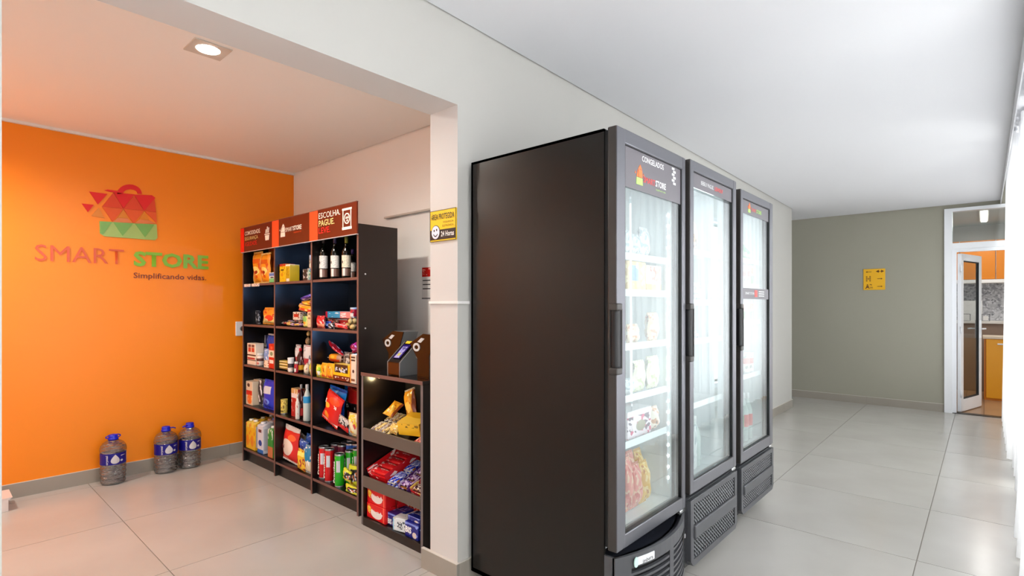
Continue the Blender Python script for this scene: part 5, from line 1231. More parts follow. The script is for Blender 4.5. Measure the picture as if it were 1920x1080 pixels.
    ('bar', 'blue_bar', 'candy bar', 'blue bars on the lower kiosk tray', 'blue wrapped bar nearest the shelf side, rear lower layer', (2.01, 2.619, 0.332), (0, -0.362, 0), (0.11, 0.022, 0.033), 'bar_blue', {}),
    ('bar', 'blue_bar', 'candy bar', 'blue bars on the lower kiosk tray', 'blue wrapped bar second from the shelf side, front lower layer', (1.894, 2.583, 0.288), (0, -0.362, 0), (0.11, 0.022, 0.033), 'bar_blue', {}),
    ('bar', 'blue_bar', 'candy bar', 'blue bars on the lower kiosk tray', 'blue wrapped bar second from the shelf side, rear lower layer', (2.01, 2.583, 0.332), (0, -0.362, 0), (0.11, 0.022, 0.033), 'bar_blue', {}),
    ('bar', 'blue_bar', 'candy bar', 'blue bars on the lower kiosk tray', 'blue wrapped bar third from the shelf side, front lower layer', (1.894, 2.547, 0.288), (0, -0.362, 0), (0.11, 0.022, 0.033), 'bar_blue', {}),
    ('bar', 'blue_bar', 'candy bar', 'blue bars on the lower kiosk tray', 'blue wrapped bar third from the shelf side, rear lower layer', (2.01, 2.547, 0.332), (0, -0.362, 0), (0.11, 0.022, 0.033), 'bar_blue', {}),
    ('bar', 'blue_bar', 'candy bar', 'blue bars on the lower kiosk tray', 'blue wrapped bar nearest the shelf side, front upper layer', (1.894, 2.601, 0.312), (0, -0.362, 0), (0.11, 0.022, 0.033), 'bar_blue', {}),
    ('bar', 'blue_bar', 'candy bar', 'blue bars on the lower kiosk tray', 'blue wrapped bar nearest the shelf side, rear upper layer', (2.01, 2.601, 0.356), (0, -0.362, 0), (0.11, 0.022, 0.033), 'bar_blue', {}),
    ('bar', 'blue_bar', 'candy bar', 'blue bars on the lower kiosk tray', 'blue wrapped bar second from the shelf side, front upper layer', (1.894, 2.565, 0.312), (0, -0.362, 0), (0.11, 0.022, 0.033), 'bar_blue', {}),
    ('bar', 'blue_bar', 'candy bar', 'blue bars on the lower kiosk tray', 'blue wrapped bar second from the shelf side, rear upper layer', (2.01, 2.565, 0.356), (0, -0.362, 0), (0.11, 0.022, 0.033), 'bar_blue', {}),
    ('box', 'chocolate_box', 'box', 'goods on the kiosk stand', 'lower red chocolate box in the front stack at the bottom of the kiosk', (1.832, 2.742, 0.046), (0, 0, -1.5708), (0.195, 0.092, 0.075), 'nestle_red', {'text': [('Nestlé', 0.34, 0.48, 0.34, 0.17, (250, 246, 240), 0.03, False)]}),
    ('box', 'chocolate_box', 'box', 'goods on the kiosk stand', 'upper red chocolate box in the front stack at the bottom of the kiosk', (1.836, 2.744, 0.139), (0, 0, -1.5708), (0.195, 0.092, 0.075), 'nestle_red', {'text': [('Nestlé', 0.34, 0.48, 0.34, 0.17, (250, 246, 240), 0.03, False)]}),
    ('box', 'chocolate_box', 'box', 'goods on the kiosk stand', 'upper red chocolate box in the rear stack at the bottom of the kiosk', (1.925, 2.742, 0.139), (0, 0, -1.5708), (0.19, 0.092, 0.06), 'nestle_red', {}),
    ('box', 'chocolate_box', 'box', 'goods on the kiosk stand', 'lower red chocolate box in the rear stack at the bottom of the kiosk', (1.925, 2.745, 0.046), (0, 0, -1.5708), (0.19, 0.092, 0.06), 'nestle_red', {}),
    ('box', 'wafer_pack', 'box', 'goods on the kiosk stand', 'blue wafer pack with white letters beside the red chocolate boxes', (1.85, 2.605, 0.046), (0, 0, -1.5708), (0.085, 0.075, 0.13), 'bis_blue', {'text': [('BIS', 0.06, 0.12, 0.46, 0.42, (250, 250, 252), 0.04, False)]}),
    ('box', 'wafer_pack', 'box', 'goods on the kiosk stand', 'white wafer pack in front of the blue ones', (1.832, 2.505, 0.047), (0, 0, -1.3208), (0.1, 0.075, 0.07), 'bis_white', {}),
    ('box', 'wafer_pack', 'box', 'goods on the kiosk stand', 'white wafer pack lying behind the front white one', (1.9, 2.5, 0.047), (0, 0, -1.5708), (0.09, 0.07, 0.09), 'bis_white', {}),
    ('box', 'wafer_pack', 'box', 'goods on the kiosk stand', 'blue wafer pack with white letters by the side panel of the kiosk', (1.825, 2.385, 0.046), (0, 0, -1.5708), (0.12, 0.085, 0.07), 'bis_blue', {'text': [('BIS', 0.06, 0.3, 0.46, 0.42, (250, 250, 252), 0.04, False)]}),
    ('box', 'wafer_pack', 'box', 'goods on the kiosk stand', 'blue wafer pack lying on the front blue pack', (1.84, 2.385, 0.132), (0, 0, -1.5708), (0.11, 0.03, 0.08), 'bis_blue', {}),
    ('box', 'wafer_pack', 'box', 'goods on the kiosk stand', 'blue wafer pack standing behind the front blue pack', (1.9, 2.37, 0.046), (0, 0, -1.5708), (0.12, 0.11, 0.06), 'bis_blue', {}),
    ('box', 'small_red_box', 'box', 'small red boxes at the bottom of the kiosk', 'first small red box from the red chocolate boxes in the back row', (1.985, 2.625, 0.046), (0, 0, -1.5708), (0.054, 0.135, 0.06), 'small_red', {}),
    ('box', 'small_red_box', 'box', 'small red boxes at the bottom of the kiosk', 'second small red box from the red chocolate boxes in the back row', (1.985, 2.567, 0.046), (0, 0, -1.5708), (0.054, 0.135, 0.06), 'small_red', {}),
    ('box', 'small_red_box', 'box', 'small red boxes at the bottom of the kiosk', 'third small red box from the red chocolate boxes in the back row', (1.985, 2.509, 0.046), (0, 0, -1.5708), (0.054, 0.135, 0.06), 'small_red', {}),
    ('box', 'small_red_box', 'box', 'small red boxes at the bottom of the kiosk', 'fourth small red box from the red chocolate boxes in the back row', (1.985, 2.451, 0.046), (0, 0, -1.5708), (0.054, 0.135, 0.06), 'small_red', {}),
    ('box', 'small_red_box', 'box', 'small red boxes at the bottom of the kiosk', 'fifth small red box from the red chocolate boxes in the back row', (1.985, 2.393, 0.046), (0, 0, -1.5708), (0.054, 0.135, 0.06), 'small_red', {}),
    ('box', 'small_red_box', 'box', 'small red boxes at the bottom of the kiosk', 'sixth small red box from the red chocolate boxes in the back row', (1.985, 2.335, 0.046), (0, 0, -1.5708), (0.054, 0.135, 0.06), 'small_red', {}),
    ('bag', 'ice_pouch', 'pouch', 'goods in the freezer', 'frosted pouch at the handle side of the freezer top shelf', (2.052, 1.142, 1.567), (0, 0, 0), (0.065, 0.112, 0.05), 'ice_wrap', {}),
    ('bag', 'ice_pouch', 'pouch', 'goods in the freezer', 'frosted pouch in the middle of the freezer top shelf', (2.123, 1.142, 1.567), (0, 0, 0), (0.078, 0.101, 0.05), 'ice_wrap', {}),
    ('bag', 'ice_pouch', 'pouch', 'goods in the freezer', 'frosted pouch beside the mullion of the freezer top shelf', (2.206, 1.142, 1.567), (0, 0, 0), (0.077, 0.138, 0.05), 'ice_wrap', {}),
    ('box', 'frozen_meal', 'box', 'goods in the freezer', 'orange frozen meal box with a blue window in the freezer', (2.106, 1.142, 1.412), (0, 0, 0), (0.163, 0.131, 0.12), 'frozen_meal', {}),
    ('box', 'frozen_meal', 'box', 'goods in the freezer', 'cream frozen meal box with a red picture in the freezer', (2.287, 1.152, 1.412), (0, 0, 0), (0.15, 0.123, 0.12), 'frozen_meal2', {}),
    ('bag', 'snack_pouch', 'pouch', 'goods in the freezer', 'cream snack pouch near the handle in the freezer', (2.104, 1.142, 1.182), (0, 0, 0), (0.096, 0.084, 0.05), 'snack_cream', {}),
    ('bag', 'snack_pouch', 'pouch', 'goods in the freezer', 'cream snack pouch by the freezer lights', (2.293, 1.142, 1.182), (0, 0, 0), (0.097, 0.133, 0.05), 'snack_cream', {}),
    ('bag', 'snack_pouch', 'pouch', 'goods in the freezer', 'pale green snack pouch in the middle of the freezer', (2.161, 1.142, 0.962), (0, 0, 0), (0.095, 0.139, 0.05), 'snack_green', {}),
    ('bag', 'snack_pouch', 'pouch', 'goods in the freezer', 'pale green snack pouch by the freezer lights', (2.293, 1.142, 0.962), (0, 0, 0), (0.108, 0.149, 0.05), 'snack_green', {}),
    ('bag', 'snack_pouch', 'pouch', 'goods in the freezer', 'small frosted pouch at the handle side above the pink box', (2.064, 1.142, 0.962), (0, 0, 0), (0.08, 0.068, 0.05), 'ice_wrap', {}),
    ('bag', 'snack_pouch', 'pouch', 'goods in the freezer', 'tan and white pack beside the pink box in the freezer', (2.298, 1.142, 0.767), (0, 0, 0), (0.087, 0.106, 0.05), 'tan_pack', {}),
    ('box', 'pink_box', 'box', 'goods in the freezer', 'pink and white flowered box lying in the freezer', (2.131, 1.142, 0.767), (0, 0, 0), (0.215, 0.119, 0.15), 'pink_box', {'flap': (240, 236, 240)}),
    ('bag', 'frozen_bag', 'bag', 'goods in the freezer', 'pink frozen bag at the handle side of the freezer floor', (2.057, 1.142, 0.439), (0, 0, 0), (0.074, 0.244, 0.07), 'pink_bag', {}),
    ('bag', 'frozen_bag', 'bag', 'goods in the freezer', 'pink frozen bag in the middle of the freezer floor', (2.138, 1.142, 0.439), (0, 0, 0), (0.078, 0.202, 0.07), 'pink_bag', {}),
    ('bag', 'frozen_bag', 'bag', 'goods in the freezer', 'golden frozen bag at the light side of the freezer floor', (2.218, 1.142, 0.439), (0, 0, 0), (0.072, 0.194, 0.07), 'gold_bag', {}),
    ('bag', 'frozen_bag', 'bag', 'goods in the freezer', 'pink frozen bag in the second row of the freezer floor', (2.242, 1.232, 0.439), (0, 0, 0), (0.087, 0.216, 0.07), 'pink_bag', {}),
    ('bag', 'frozen_bag', 'bag', 'goods in the freezer', 'golden frozen bag in the second row of the freezer floor', (2.33, 1.232, 0.439), (0, 0, 0), (0.07, 0.211, 0.07), 'gold_bag', {}),
    ('bag', 'bread_pack', 'bag', 'goods in the middle fridge', 'white and tan pack on the top shelf of the middle fridge', (2.705, 1.125, 1.632), (0, 0, 0), (0.082, 0.17, 0.06), 'tan_pack', {}),
    ('bag', 'ice_pouch', 'pouch', 'goods in the middle fridge', 'frosted white pouch high in the middle fridge', (2.738, 1.125, 1.372), (0, 0, 0), (0.147, 0.101, 0.05), 'ice_wrap', {}),
    ('bag', 'ice_pouch', 'pouch', 'goods in the middle fridge', 'frosted white pouch on the second shelf of the middle fridge', (2.719, 1.125, 1.172), (0, 0, 0), (0.097, 0.043, 0.05), 'ice_wrap', {}),
    ('bottle', 'clear_bottle', 'bottle', 'goods in the middle fridge', 'small clear bottle low in the middle fridge', (2.761, 1.125, 0.492), (0, 0, 0), (0.071, 0.267, 0.06), 'soda_clear', {'cap': (226, 230, 230)}),
    ('box', 'white_carton', 'box', 'goods in the middle fridge', 'white carton beside the small clear bottle in the middle fridge', (2.692, 1.125, 0.492), (0, 0, 0), (0.055, 0.228, 0.1), 'ice_wrap', {}),
    ('bottle', 'green_bottle', 'bottle', 'drinks in the far fridge', 'green drink bottle near the handle on the top shelf of the far fridge', (3.536, 1.158, 1.647), (0, 0, 0), (0.066, 0.121, 0.07), 'green_bottle', {'cap': (220, 230, 220), 'label': (0.2, 0.45, (150, 210, 160))}),
    ('bottle', 'green_bottle', 'bottle', 'drinks in the far fridge', 'green drink bottle second from the handle on the top shelf of the far fridge', (3.603, 1.158, 1.647), (0, 0, 0), (0.057, 0.113, 0.07), 'green_bottle', {'cap': (220, 230, 220), 'label': (0.2, 0.45, (150, 210, 160))}),
    ('bottle', 'green_bottle', 'bottle', 'drinks in the far fridge', 'green drink bottle third from the handle on the top shelf of the far fridge', (3.663, 1.158, 1.647), (0, 0, 0), (0.054, 0.09, 0.07), 'green_bottle', {'cap': (220, 230, 220), 'label': (0.2, 0.45, (150, 210, 160))}),
    ('can', 'beer_can', 'can', 'drinks in the far fridge', 'pale can near the handle, second shelf of the far fridge', (3.538, 1.158, 1.482), (0, 0, 0), (0.061, 0.124, 0.066), 'beer_can', {}),
    ('can', 'beer_can', 'can', 'drinks in the far fridge', 'pale can second from the handle, second shelf of the far fridge', (3.605, 1.158, 1.482), (0, 0, 0), (0.063, 0.128, 0.066), 'beer_can', {}),
    ('can', 'beer_can', 'can', 'drinks in the far fridge', 'pale can third from the handle, second shelf of the far fridge', (3.674, 1.158, 1.482), (0, 0, 0), (0.065, 0.132, 0.066), 'beer_can', {}),
    ('can', 'beer_can', 'can', 'drinks in the far fridge', 'pale can fourth from the handle, second shelf of the far fridge', (3.742, 1.158, 1.482), (0, 0, 0), (0.061, 0.136, 0.066), 'tea_can', {}),
    ('can', 'tea_can', 'can', 'drinks in the far fridge', 'green and orange can near the handle, third shelf of the far fridge', (3.536, 1.158, 1.247), (0, 0, 0), (0.056, 0.129, 0.066), 'tea_can', {}),
    ('can', 'tea_can', 'can', 'drinks in the far fridge', 'green and orange can second from the handle, third shelf of the far fridge', (3.6, 1.158, 1.247), (0, 0, 0), (0.062, 0.129, 0.066), 'tea_can', {}),
    ('can', 'tea_can', 'can', 'drinks in the far fridge', 'green and orange can third from the handle, third shelf of the far fridge', (3.669, 1.158, 1.247), (0, 0, 0), (0.064, 0.129, 0.066), 'tea_can', {}),
    ('can', 'tea_can', 'can', 'drinks in the far fridge', 'green and orange can fourth from the handle, third shelf of the far fridge', (3.728, 1.158, 1.247), (0, 0, 0), (0.044, 0.13, 0.066), 'tea_can', {}),
    ('can', 'beer_can', 'can', 'drinks in the far fridge', 'tall pale can nearer the handle on the lower shelf of the far fridge', (3.655, 1.158, 0.897), (0, 0, 0), (0.069, 0.144, 0.066), 'beer_can', {}),
    ('can', 'beer_can', 'can', 'drinks in the far fridge', 'tall pale can by the inner wall on the lower shelf of the far fridge', (3.734, 1.158, 0.897), (0, 0, 0), (0.077, 0.138, 0.066), 'beer_can', {}),
    ('bottle', 'soft_drink', 'bottle', 'drinks in the far fridge', 'clear bottle with a green label at the bottom of the far fridge', (3.543, 1.158, 0.453), (0, 0, 0), (0.071, 0.33, 0.085), 'soda_clear', {'cap': (230, 230, 232), 'label': (0.3, 0.55, (60, 160, 110))}),
    ('bottle', 'soft_drink', 'bottle', 'drinks in the far fridge', 'clear bottle with a red label at the bottom of the far fridge', (3.637, 1.158, 0.453), (0, 0, 0), (0.074, 0.318, 0.085), 'soda_clear', {'cap': (230, 230, 232), 'label': (0.3, 0.55, (206, 70, 70))}),
    ('bottle', 'soft_drink', 'bottle', 'drinks in the far fridge', 'clear bottle with a red label by the inner wall of the far fridge', (3.715, 1.158, 0.453), (0, 0, 0), (0.071, 0.308, 0.085), 'soda_clear', {'cap': (230, 230, 232), 'label': (0.3, 0.55, (206, 70, 70))}),
    ('jar', 'small_tub', 'tub', 'goods on the third shelf', 'small round white tub in front of the white tin', (1.865, 3.952, 0.839), (0, 0, -1.571), (0.034, 0.031, 0.034), 'white_bottle', {}),
    ('bag', 'lime_bag', 'snack bag', 'goods on the bottom shelf', 'lime yellow snack bag lying at the front shelf edge', (1.866, 3.09, 0.116), (0, 0, -1.571), (0.129, 0.054, 0.03), 'lime_bag', {}),
    ('ball', 'bean_pack', 'pack', 'goods on the third shelf', 'round cream pack at the front beside the bay panel', (1.87, 3.717, 0.839), (0, 0, -1.571), (0.052, 0.078, 0.052), 'bean', {}),
    ('bag', 'corn_bag', 'bag', 'goods on the bottom shelf', 'yellow and red bag at the front of the bottom shelf', (1.87, 3.794, 0.122), (0, 0.1, -1.571), (0.112, 0.152, 0.04), 'yellow_bag', {}),
    ('box', 'tea_box', 'box', 'goods on the top shelf', 'small blue, white and green box in front of the orange bags', (1.872, 4.253, 1.531), (0, 0, -1.571), (0.106, 0.081, 0.06), 'mint_box', {}),
    ('box', 'small_carton', 'box', 'goods on the third shelf', 'small white and orange box before the pale blue pouch', (1.872, 4.363, 0.839), (0, 0, -1.571), (0.085, 0.06, 0.04), 'tan_pack', {}),
    ('jar', 'red_jar', 'jar', 'goods on the third shelf', 'small red jar leaning against the sauce bottle', (1.872, 3.871, 0.839), (0, 0, -1.571), (0.029, 0.084, 0.029), 'red_tin', {}),
    ('box', 'ivory_carton', 'box', 'goods on the third shelf', 'tall ivory box against the right shelf panel', (1.872, 3.062, 0.839), (0, 0, -1.571), (0.073, 0.189, 0.05), 'ivory_tall', {}),
    ('bottle', 'white_bottle', 'bottle', 'goods on the fourth shelf', 'slim white bottle in front of the dark red box', (1.872, 3.854, 0.491), (0, 0, -1.571), (0.033, 0.183, 0.033), 'white_bottle', {'cap': (232, 226, 220)}),
    ('bag', 'chip_bag', 'chip bag', 'goods on the fourth shelf', 'red tortilla chip bag leaning at the front of the fourth shelf', (1.874, 3.405, 0.53), (-0.08, 0.32, -1.5708), (0.205, 0.215, 0.05), 'doritos', {'seal': (214, 30, 30), 'text': [('Doritos', 0.14, 0.6, 0.72, 0.14, (250, 246, 240), 0.03, False)]}),
    ('bag', 'chip_bag', 'chip bag', 'goods on the fourth shelf', 'yellow floral snack bag by the right panel of the fourth shelf', (1.872, 3.08, 0.491), (0, 0, -1.571), (0.115, 0.149, 0.045), 'floral_bag', {}),
    ('can', 'chip_tube', 'chip tube', 'chip tubes on the bottom shelf', 'green chip tube at the front of the row', (1.872, 3.282, 0.116), (0, 0, -1.571), (0.064, 0.222, 0.07), 'pr_green', {'text': [('Pringles', 0.22, 0.12, 0.34, 0.66, (250, 246, 236), 0.03, True)], 'panel': (0.45, 0.8, (206, 206, 216))}),
    ('bag', 'lime_bag', 'snack bag', 'goods on the bottom shelf', 'yellow and black snack bag before the green tubes', (1.899, 3.204, 0.165), (0, 0.2, -1.571), (0.092, 0.081, 0.03), 'lime_bag', {}),
    ('bag', 'lime_bag', 'snack bag', 'goods on the bottom shelf', 'white and black snack bag by the right panel of the bottom shelf', (1.932, 3.168, 0.121), (0, -0.1, -1.571), (0.096, 0.152, 0.03), 'lime_bag', {}),
    ('bar', 'candy_bar', 'candy bar', 'goods on the second shelf', 'yellow toffee bar at the front edge of the second shelf', (1.875, 3.987, 1.193), (0, 0, -1.771), (0.115, 0.027, 0.03), 'toffee', {}),
    ('bar', 'candy_bar', 'candy bar', 'goods on the second shelf', 'violet and brown bar along the front edge of the second shelf', (1.875, 3.84, 1.191), (0, 0, -1.371), (0.16, 0.024, 0.03), 'choc_violet', {}),
    ('bag', 'sweet_pouch', 'pouch', 'goods on the second shelf', 'white and black pouch right of the blue sweets', (1.875, 3.355, 1.186), (0, 0, -1.571), (0.071, 0.04, 0.025), 'black_white', {}),
    ('box', 'red_carton', 'box', 'goods on the third shelf', 'tall red box with a cream band by the bay panel', (1.875, 4.27, 0.839), (0, 0, -1.571), (0.1, 0.199, 0.06), 'red_tall', {}),
    ('bag', 'seasoning_pack', 'pack', 'goods on the third shelf', 'yellow and green pack with a white panel beside the amber packs', (1.875, 3.528, 0.839), (0, 0, -1.571), (0.068, 0.088, 0.03), 'yellow_green', {}),
    ('bag', 'amber_pack', 'pack', 'goods on the third shelf', 'amber snack pack with brown print beside the yellow and green packs', (1.875, 3.453, 0.839), (0, 0, -1.571), (0.081, 0.104, 0.04), 'amber_pack', {'seal': (250, 200, 80)}),
    ('bag', 'amber_pack', 'pack', 'goods on the third shelf', 'amber snack pack standing next to the yellow chocolate box', (1.875, 3.369, 0.839), (0, 0, -1.571), (0.084, 0.107, 0.04), 'amber_pack', {'seal': (250, 200, 80)}),
    ('bag', 'salt_bag', 'bag', 'goods on the bottom shelf', 'teal and cream bag beside the bay panel of the bottom shelf', (1.875, 3.684, 0.116), (0, 0, -1.571), (0.104, 0.208, 0.045), 'teal_bag', {}),
    ('bag', 'sweet_pouch', 'pouch', 'goods on the second shelf', 'red and white pouch lying at the front of the second shelf', (1.878, 3.24, 1.193), (0, 0.08, -1.571), (0.158, 0.029, 0.03), 'red_white', {}),
    ('bag', 'snack_bag', 'snack bag', 'goods on the top shelf', 'orange snack bag between two others on the top shelf', (1.88, 4.436, 1.531), (0, 0, -1.571), (0.173, 0.251, 0.05), 'cheese_snack', {'seal': (244, 206, 130)}),
    ('bar', 'candy_bar', 'candy bar', 'goods on the second shelf', 'brown chocolate bar in front of the violet one on the second shelf', (1.908, 4.098, 1.197), (0, 0, -1.571), (0.137, 0.021, 0.03), 'choc', {}),
    ('bag', 'spice_pouch', 'pouch', 'goods on the second shelf', 'green and yellow pouch standing on the second shelf', (1.88, 3.728, 1.186), (0, 0, -1.571), (0.061, 0.102, 0.025), 'herb', {'seal': (50, 60, 50)}),
    ('bag', 'sweet_pouch', 'pouch', 'goods on the second shelf', 'bright red pouch at the bay panel on the second shelf', (1.88, 3.524, 1.186), (0, 0, -1.571), (0.1, 0.089, 0.04), 'red_pack', {}),
    ('bag', 'sweet_pouch', 'pouch', 'goods on the second shelf', 'blue sweet pouch among the red packs', (1.923, 3.515, 1.186), (0, 0, -1.571), (0.119, 0.049, 0.03), 'blue_candy', {}),
    ('box', 'window_box', 'box', 'goods on the third shelf', 'white and red box at the left panel of the third shelf', (1.88, 4.671, 0.839), (0, 0, -1.571), (0.17, 0.184, 0.07), 'window_box', {}),
    ('jar', 'white_tub', 'tub', 'goods on the third shelf', 'white tub with a brown band at the front of the third shelf', (1.88, 4.557, 0.839), (0, 0, -1.571), (0.055, 0.104, 0.055), 'white_tub', {}),
    ('can', 'white_tin', 'tin', 'goods on the third shelf', 'white tin with a dark band next to the flat yellow packs', (1.88, 3.994, 0.839), (0, 0, -1.571), (0.047, 0.105, 0.049), 'white_can', {'lid': (230, 230, 232)}),
    ('bag', 'seasoning_pack', 'pack', 'goods on the third shelf', 'yellow and green pack nearest the bay panel on the third shelf', (1.88, 3.633, 0.839), (0, 0, -1.571), (0.066, 0.09, 0.03), 'yellow_green', {}),
    ('box', 'yellow_carton', 'box', 'goods on the third shelf', 'wide yellow box with dark printed windows on the third shelf', (1.88, 3.222, 0.839), (0, 0, -1.571), (0.208, 0.11, 0.07), 'yellow_choc', {}),
    ('box', 'cracker_box', 'box', 'goods on the fourth shelf', 'cream and red cracker box by the left panel of the fourth shelf', (1.88, 4.715, 0.491), (0, 0, -1.571), (0.134, 0.202, 0.06), 'cracker', {}),
    ('bag', 'blue_pouch', 'pouch', 'goods on the fourth shelf', 'shiny blue pouch with a white panel on the fourth shelf', (1.88, 4.39, 0.494), (-0.05, 0, -1.571), (0.201, 0.241, 0.06), 'blue_pouch', {'seal': (30, 60, 200)}),
    ('bottle', 'soft_drink', 'bottle', 'goods on the fourth shelf', 'clear bottle with a bright blue label beside the bay panel', (1.88, 3.745, 0.491), (0, 0, -1.571), (0.057, 0.271, 0.057), 'soda_clear', {'cap': (220, 222, 226), 'label': (0.5, 0.68, (40, 150, 214))}),
    ('carton', 'drink_carton', 'carton', 'goods on the bottom shelf', 'yellow juice carton closest to the left panel of the bottom shelf', (1.88, 4.737, 0.116), (0, 0, -1.571), (0.09, 0.248, 0.075), 'juice_yellow', {'cap': (240, 238, 220), 'side': (190, 194, 206)}),
    ('carton', 'drink_carton', 'carton', 'goods on the bottom shelf', 'yellow juice carton second from the left panel of the bottom shelf', (1.88, 4.644, 0.116), (0, 0, -1.571), (0.095, 0.253, 0.075), 'juice_yellow', {'cap': (240, 236, 226), 'side': (190, 194, 206)}),
    ('carton', 'drink_carton', 'carton', 'goods on the bottom shelf', 'white and blue milk carton between the yellow and green cartons', (1.88, 4.494, 0.116), (0, 0, -1.571), (0.109, 0.258, 0.075), 'milk_blue', {'cap': (236, 236, 240), 'side': (190, 194, 206)}),
    ('carton', 'drink_carton', 'carton', 'goods on the bottom shelf', 'green drink carton against the bay panel of the bottom shelf', (1.88, 4.305, 0.116), (0, 0, -1.571), (0.088, 0.252, 0.075), 'soy_green', {'cap': (236, 240, 236), 'side': (60, 130, 60)}),
    ('can', 'chip_tube', 'chip tube', 'chip tubes on the bottom shelf', 'red chip tube beside the green ones', (1.88, 3.429, 0.116), (0, 0, -1.571), (0.064, 0.229, 0.07), 'pr_red', {'text': [('Pringles', 0.22, 0.12, 0.34, 0.66, (250, 246, 236), 0.03, True)], 'panel': (0.45, 0.8, (206, 206, 216))}),
    ('box', 'cream_carton', 'box', 'goods on the second shelf', 'tall cream box next to the green and yellow pouch', (1.885, 3.668, 1.186), (0, 0, -1.571), (0.058, 0.114, 0.05), 'cream_box', {}),
    ('bottle', 'sauce_bottle', 'bottle', 'goods on the third shelf', 'black sauce bottle with a red cap and yellow label', (1.904, 3.894, 0.839), (0, 0, -1.571), (0.054, 0.182, 0.054), 'sauce', {'cap': (206, 20, 40), 'label': (0.1, 0.3, (240, 180, 40))}),
    ('box', 'cracker_box', 'box', 'goods on the fourth shelf', 'cream and red cracker box next to the blue pouch', (1.943, 4.718, 0.491), (0, 0, -1.571), (0.129, 0.209, 0.06), 'cracker', {}),
    ('bag', 'snack_bag', 'snack bag', 'goods on the top shelf', 'orange snack bag beside the left panel on the top shelf', (1.89, 4.611, 1.531), (0, 0, -1.571), (0.172, 0.273, 0.05), 'cheese_snack', {'seal': (240, 196, 110)}),
    ('box', 'food_box', 'box', 'goods on the top shelf', 'yellow box with a red top on the top shelf', (1.89, 4.109, 1.531), (0, 0, -1.571), (0.101, 0.143, 0.08), 'gold_box', {}),
    ('box', 'food_box', 'box', 'goods on the top shelf', 'dull gold box with a white top beside the yellow one', (1.89, 4.022, 1.531), (0, 0, -1.571), (0.07, 0.134, 0.08), 'gold_side', {}),
    ('bag', 'noodle_bag', 'snack bag', 'goods on the second shelf', 'orange and cream bag with a red picture on the second shelf', (1.89, 4.4, 1.195), (-0.12, 0, -1.571), (0.272, 0.139, 0.07), 'noodle', {'seal': (246, 170, 60)}),
    ('bar', 'candy_bar', 'candy bar', 'goods on the second shelf', 'dark bar beside the green and yellow pouch', (1.908, 3.868, 1.195), (0, 0, -1.771), (0.084, 0.032, 0.03), 'choc', {}),
    ('ball', 'twisted_sweet', 'candy', 'cream twisted sweets', 'cream twisted sweet at the front of the group of four', (1.911, 3.227, 1.186), (0, 0, -1.571), (0.041, 0.041, 0.041), 'peanut', {}),
    ('ball', 'twisted_sweet', 'candy', 'cream twisted sweets', 'cream twisted sweet beside the right shelf panel', (1.89, 3.126, 1.186), (0, 0, -1.571), (0.04, 0.035, 0.04), 'peanut', {}),
    ('ball', 'twisted_sweet', 'candy', 'cream twisted sweets', 'cream twisted sweet on top of the group of four', (1.911, 3.19, 1.22), (0, 0, -1.571), (0.031, 0.039, 0.04), 'peanut', {}),
    ('ball', 'twisted_sweet', 'candy', 'cream twisted sweets', 'upper cream twisted sweet against the right shelf panel', (1.954, 3.205, 1.218), (0, 0, -1.571), (0.036, 0.042, 0.036), 'peanut', {}),
    ('bag', 'tissue_pouch', 'pouch', 'goods on the third shelf', 'pale blue pouch between the white tub and the red box', (1.915, 4.476, 0.839), (0, 0, -1.571), (0.091, 0.147, 0.03), 'sky', {}),
    ('box', 'flat_pack', 'pack', 'goods on the third shelf', 'lower flat yellow pack on the third shelf', (1.89, 4.089, 0.848), (0, 0, -1.571), (0.156, 0.021, 0.05), 'yellow_flat', {'seam': False}),
    ('box', 'flat_pack', 'pack', 'goods on the third shelf', 'middle flat yellow pack in the small stack', (1.89, 4.093, 0.87), (0, 0, -1.571), (0.147, 0.023, 0.05), 'yellow_flat', {'seam': False}),
    ('box', 'flat_pack', 'pack', 'goods on the third shelf', 'upper flat yellow pack of the small stack', (1.89, 4.098, 0.893), (0, 0, -1.571), (0.137, 0.019, 0.05), 'yellow_flat', {'seam': False}),
    ('can', 'small_can', 'tin', 'goods on the fourth shelf', 'small yellow tin standing alone on the fourth shelf', (1.89, 4.133, 0.491), (0, 0, -1.571), (0.052, 0.114, 0.052), 'yellow_can', {'lid': (200, 180, 90)}),
    ('bottle', 'sauce_bottle', 'bottle', 'goods on the fourth shelf', 'dark sauce bottle with white and red labels on the fourth shelf', (1.908, 3.877, 0.491), (0, 0, -1.571), (0.041, 0.255, 0.041), 'sauce', {'cap': (190, 190, 196), 'label': (0.08, 0.3, (206, 40, 36))}),
    ('bag', 'milk_powder_bag', 'bag', 'goods on the bottom shelf', 'red and white milk powder bag standing on the bottom shelf', (1.89, 4.049, 0.127), (-0.06, 0.06, -1.571), (0.236, 0.275, 0.07), 'ninho', {'seal': (226, 220, 216), 'text': [('Ninho', 0.16, 0.36, 0.5, 0.11, (120, 30, 40), 0.02, False)]}),
    ('can', 'chip_tube', 'chip tube', 'chip tubes on the bottom shelf', 'red chip tube at the bay panel', (1.89, 3.529, 0.116), (0, 0, -1.571), (0.064, 0.224, 0.07), 'pr_red', {'text': [('Pringles', 0.22, 0.12, 0.34, 0.66, (250, 246, 236), 0.03, True)], 'panel': (0.45, 0.8, (206, 206, 216))}),
    ('wine', 'wine_bottle', 'wine bottle', 'wine bottles on the top shelf', 'wine bottle closest to the shop name board with a plain white label', (1.9, 3.544, 1.531), (0, 0, -1.571), (0.059, 0.313, 0.059), '', {'label': (232, 228, 226), 'cap': (40, 14, 20)}),
    ('wine', 'wine_bottle', 'wine bottle', 'wine bottles on the top shelf', 'wine bottle in the middle of the front row with a white label', (1.9, 3.386, 1.531), (0, 0, -1.571), (0.058, 0.298, 0.058), '', {'label': (234, 230, 224), 'cap': (36, 30, 70)}),
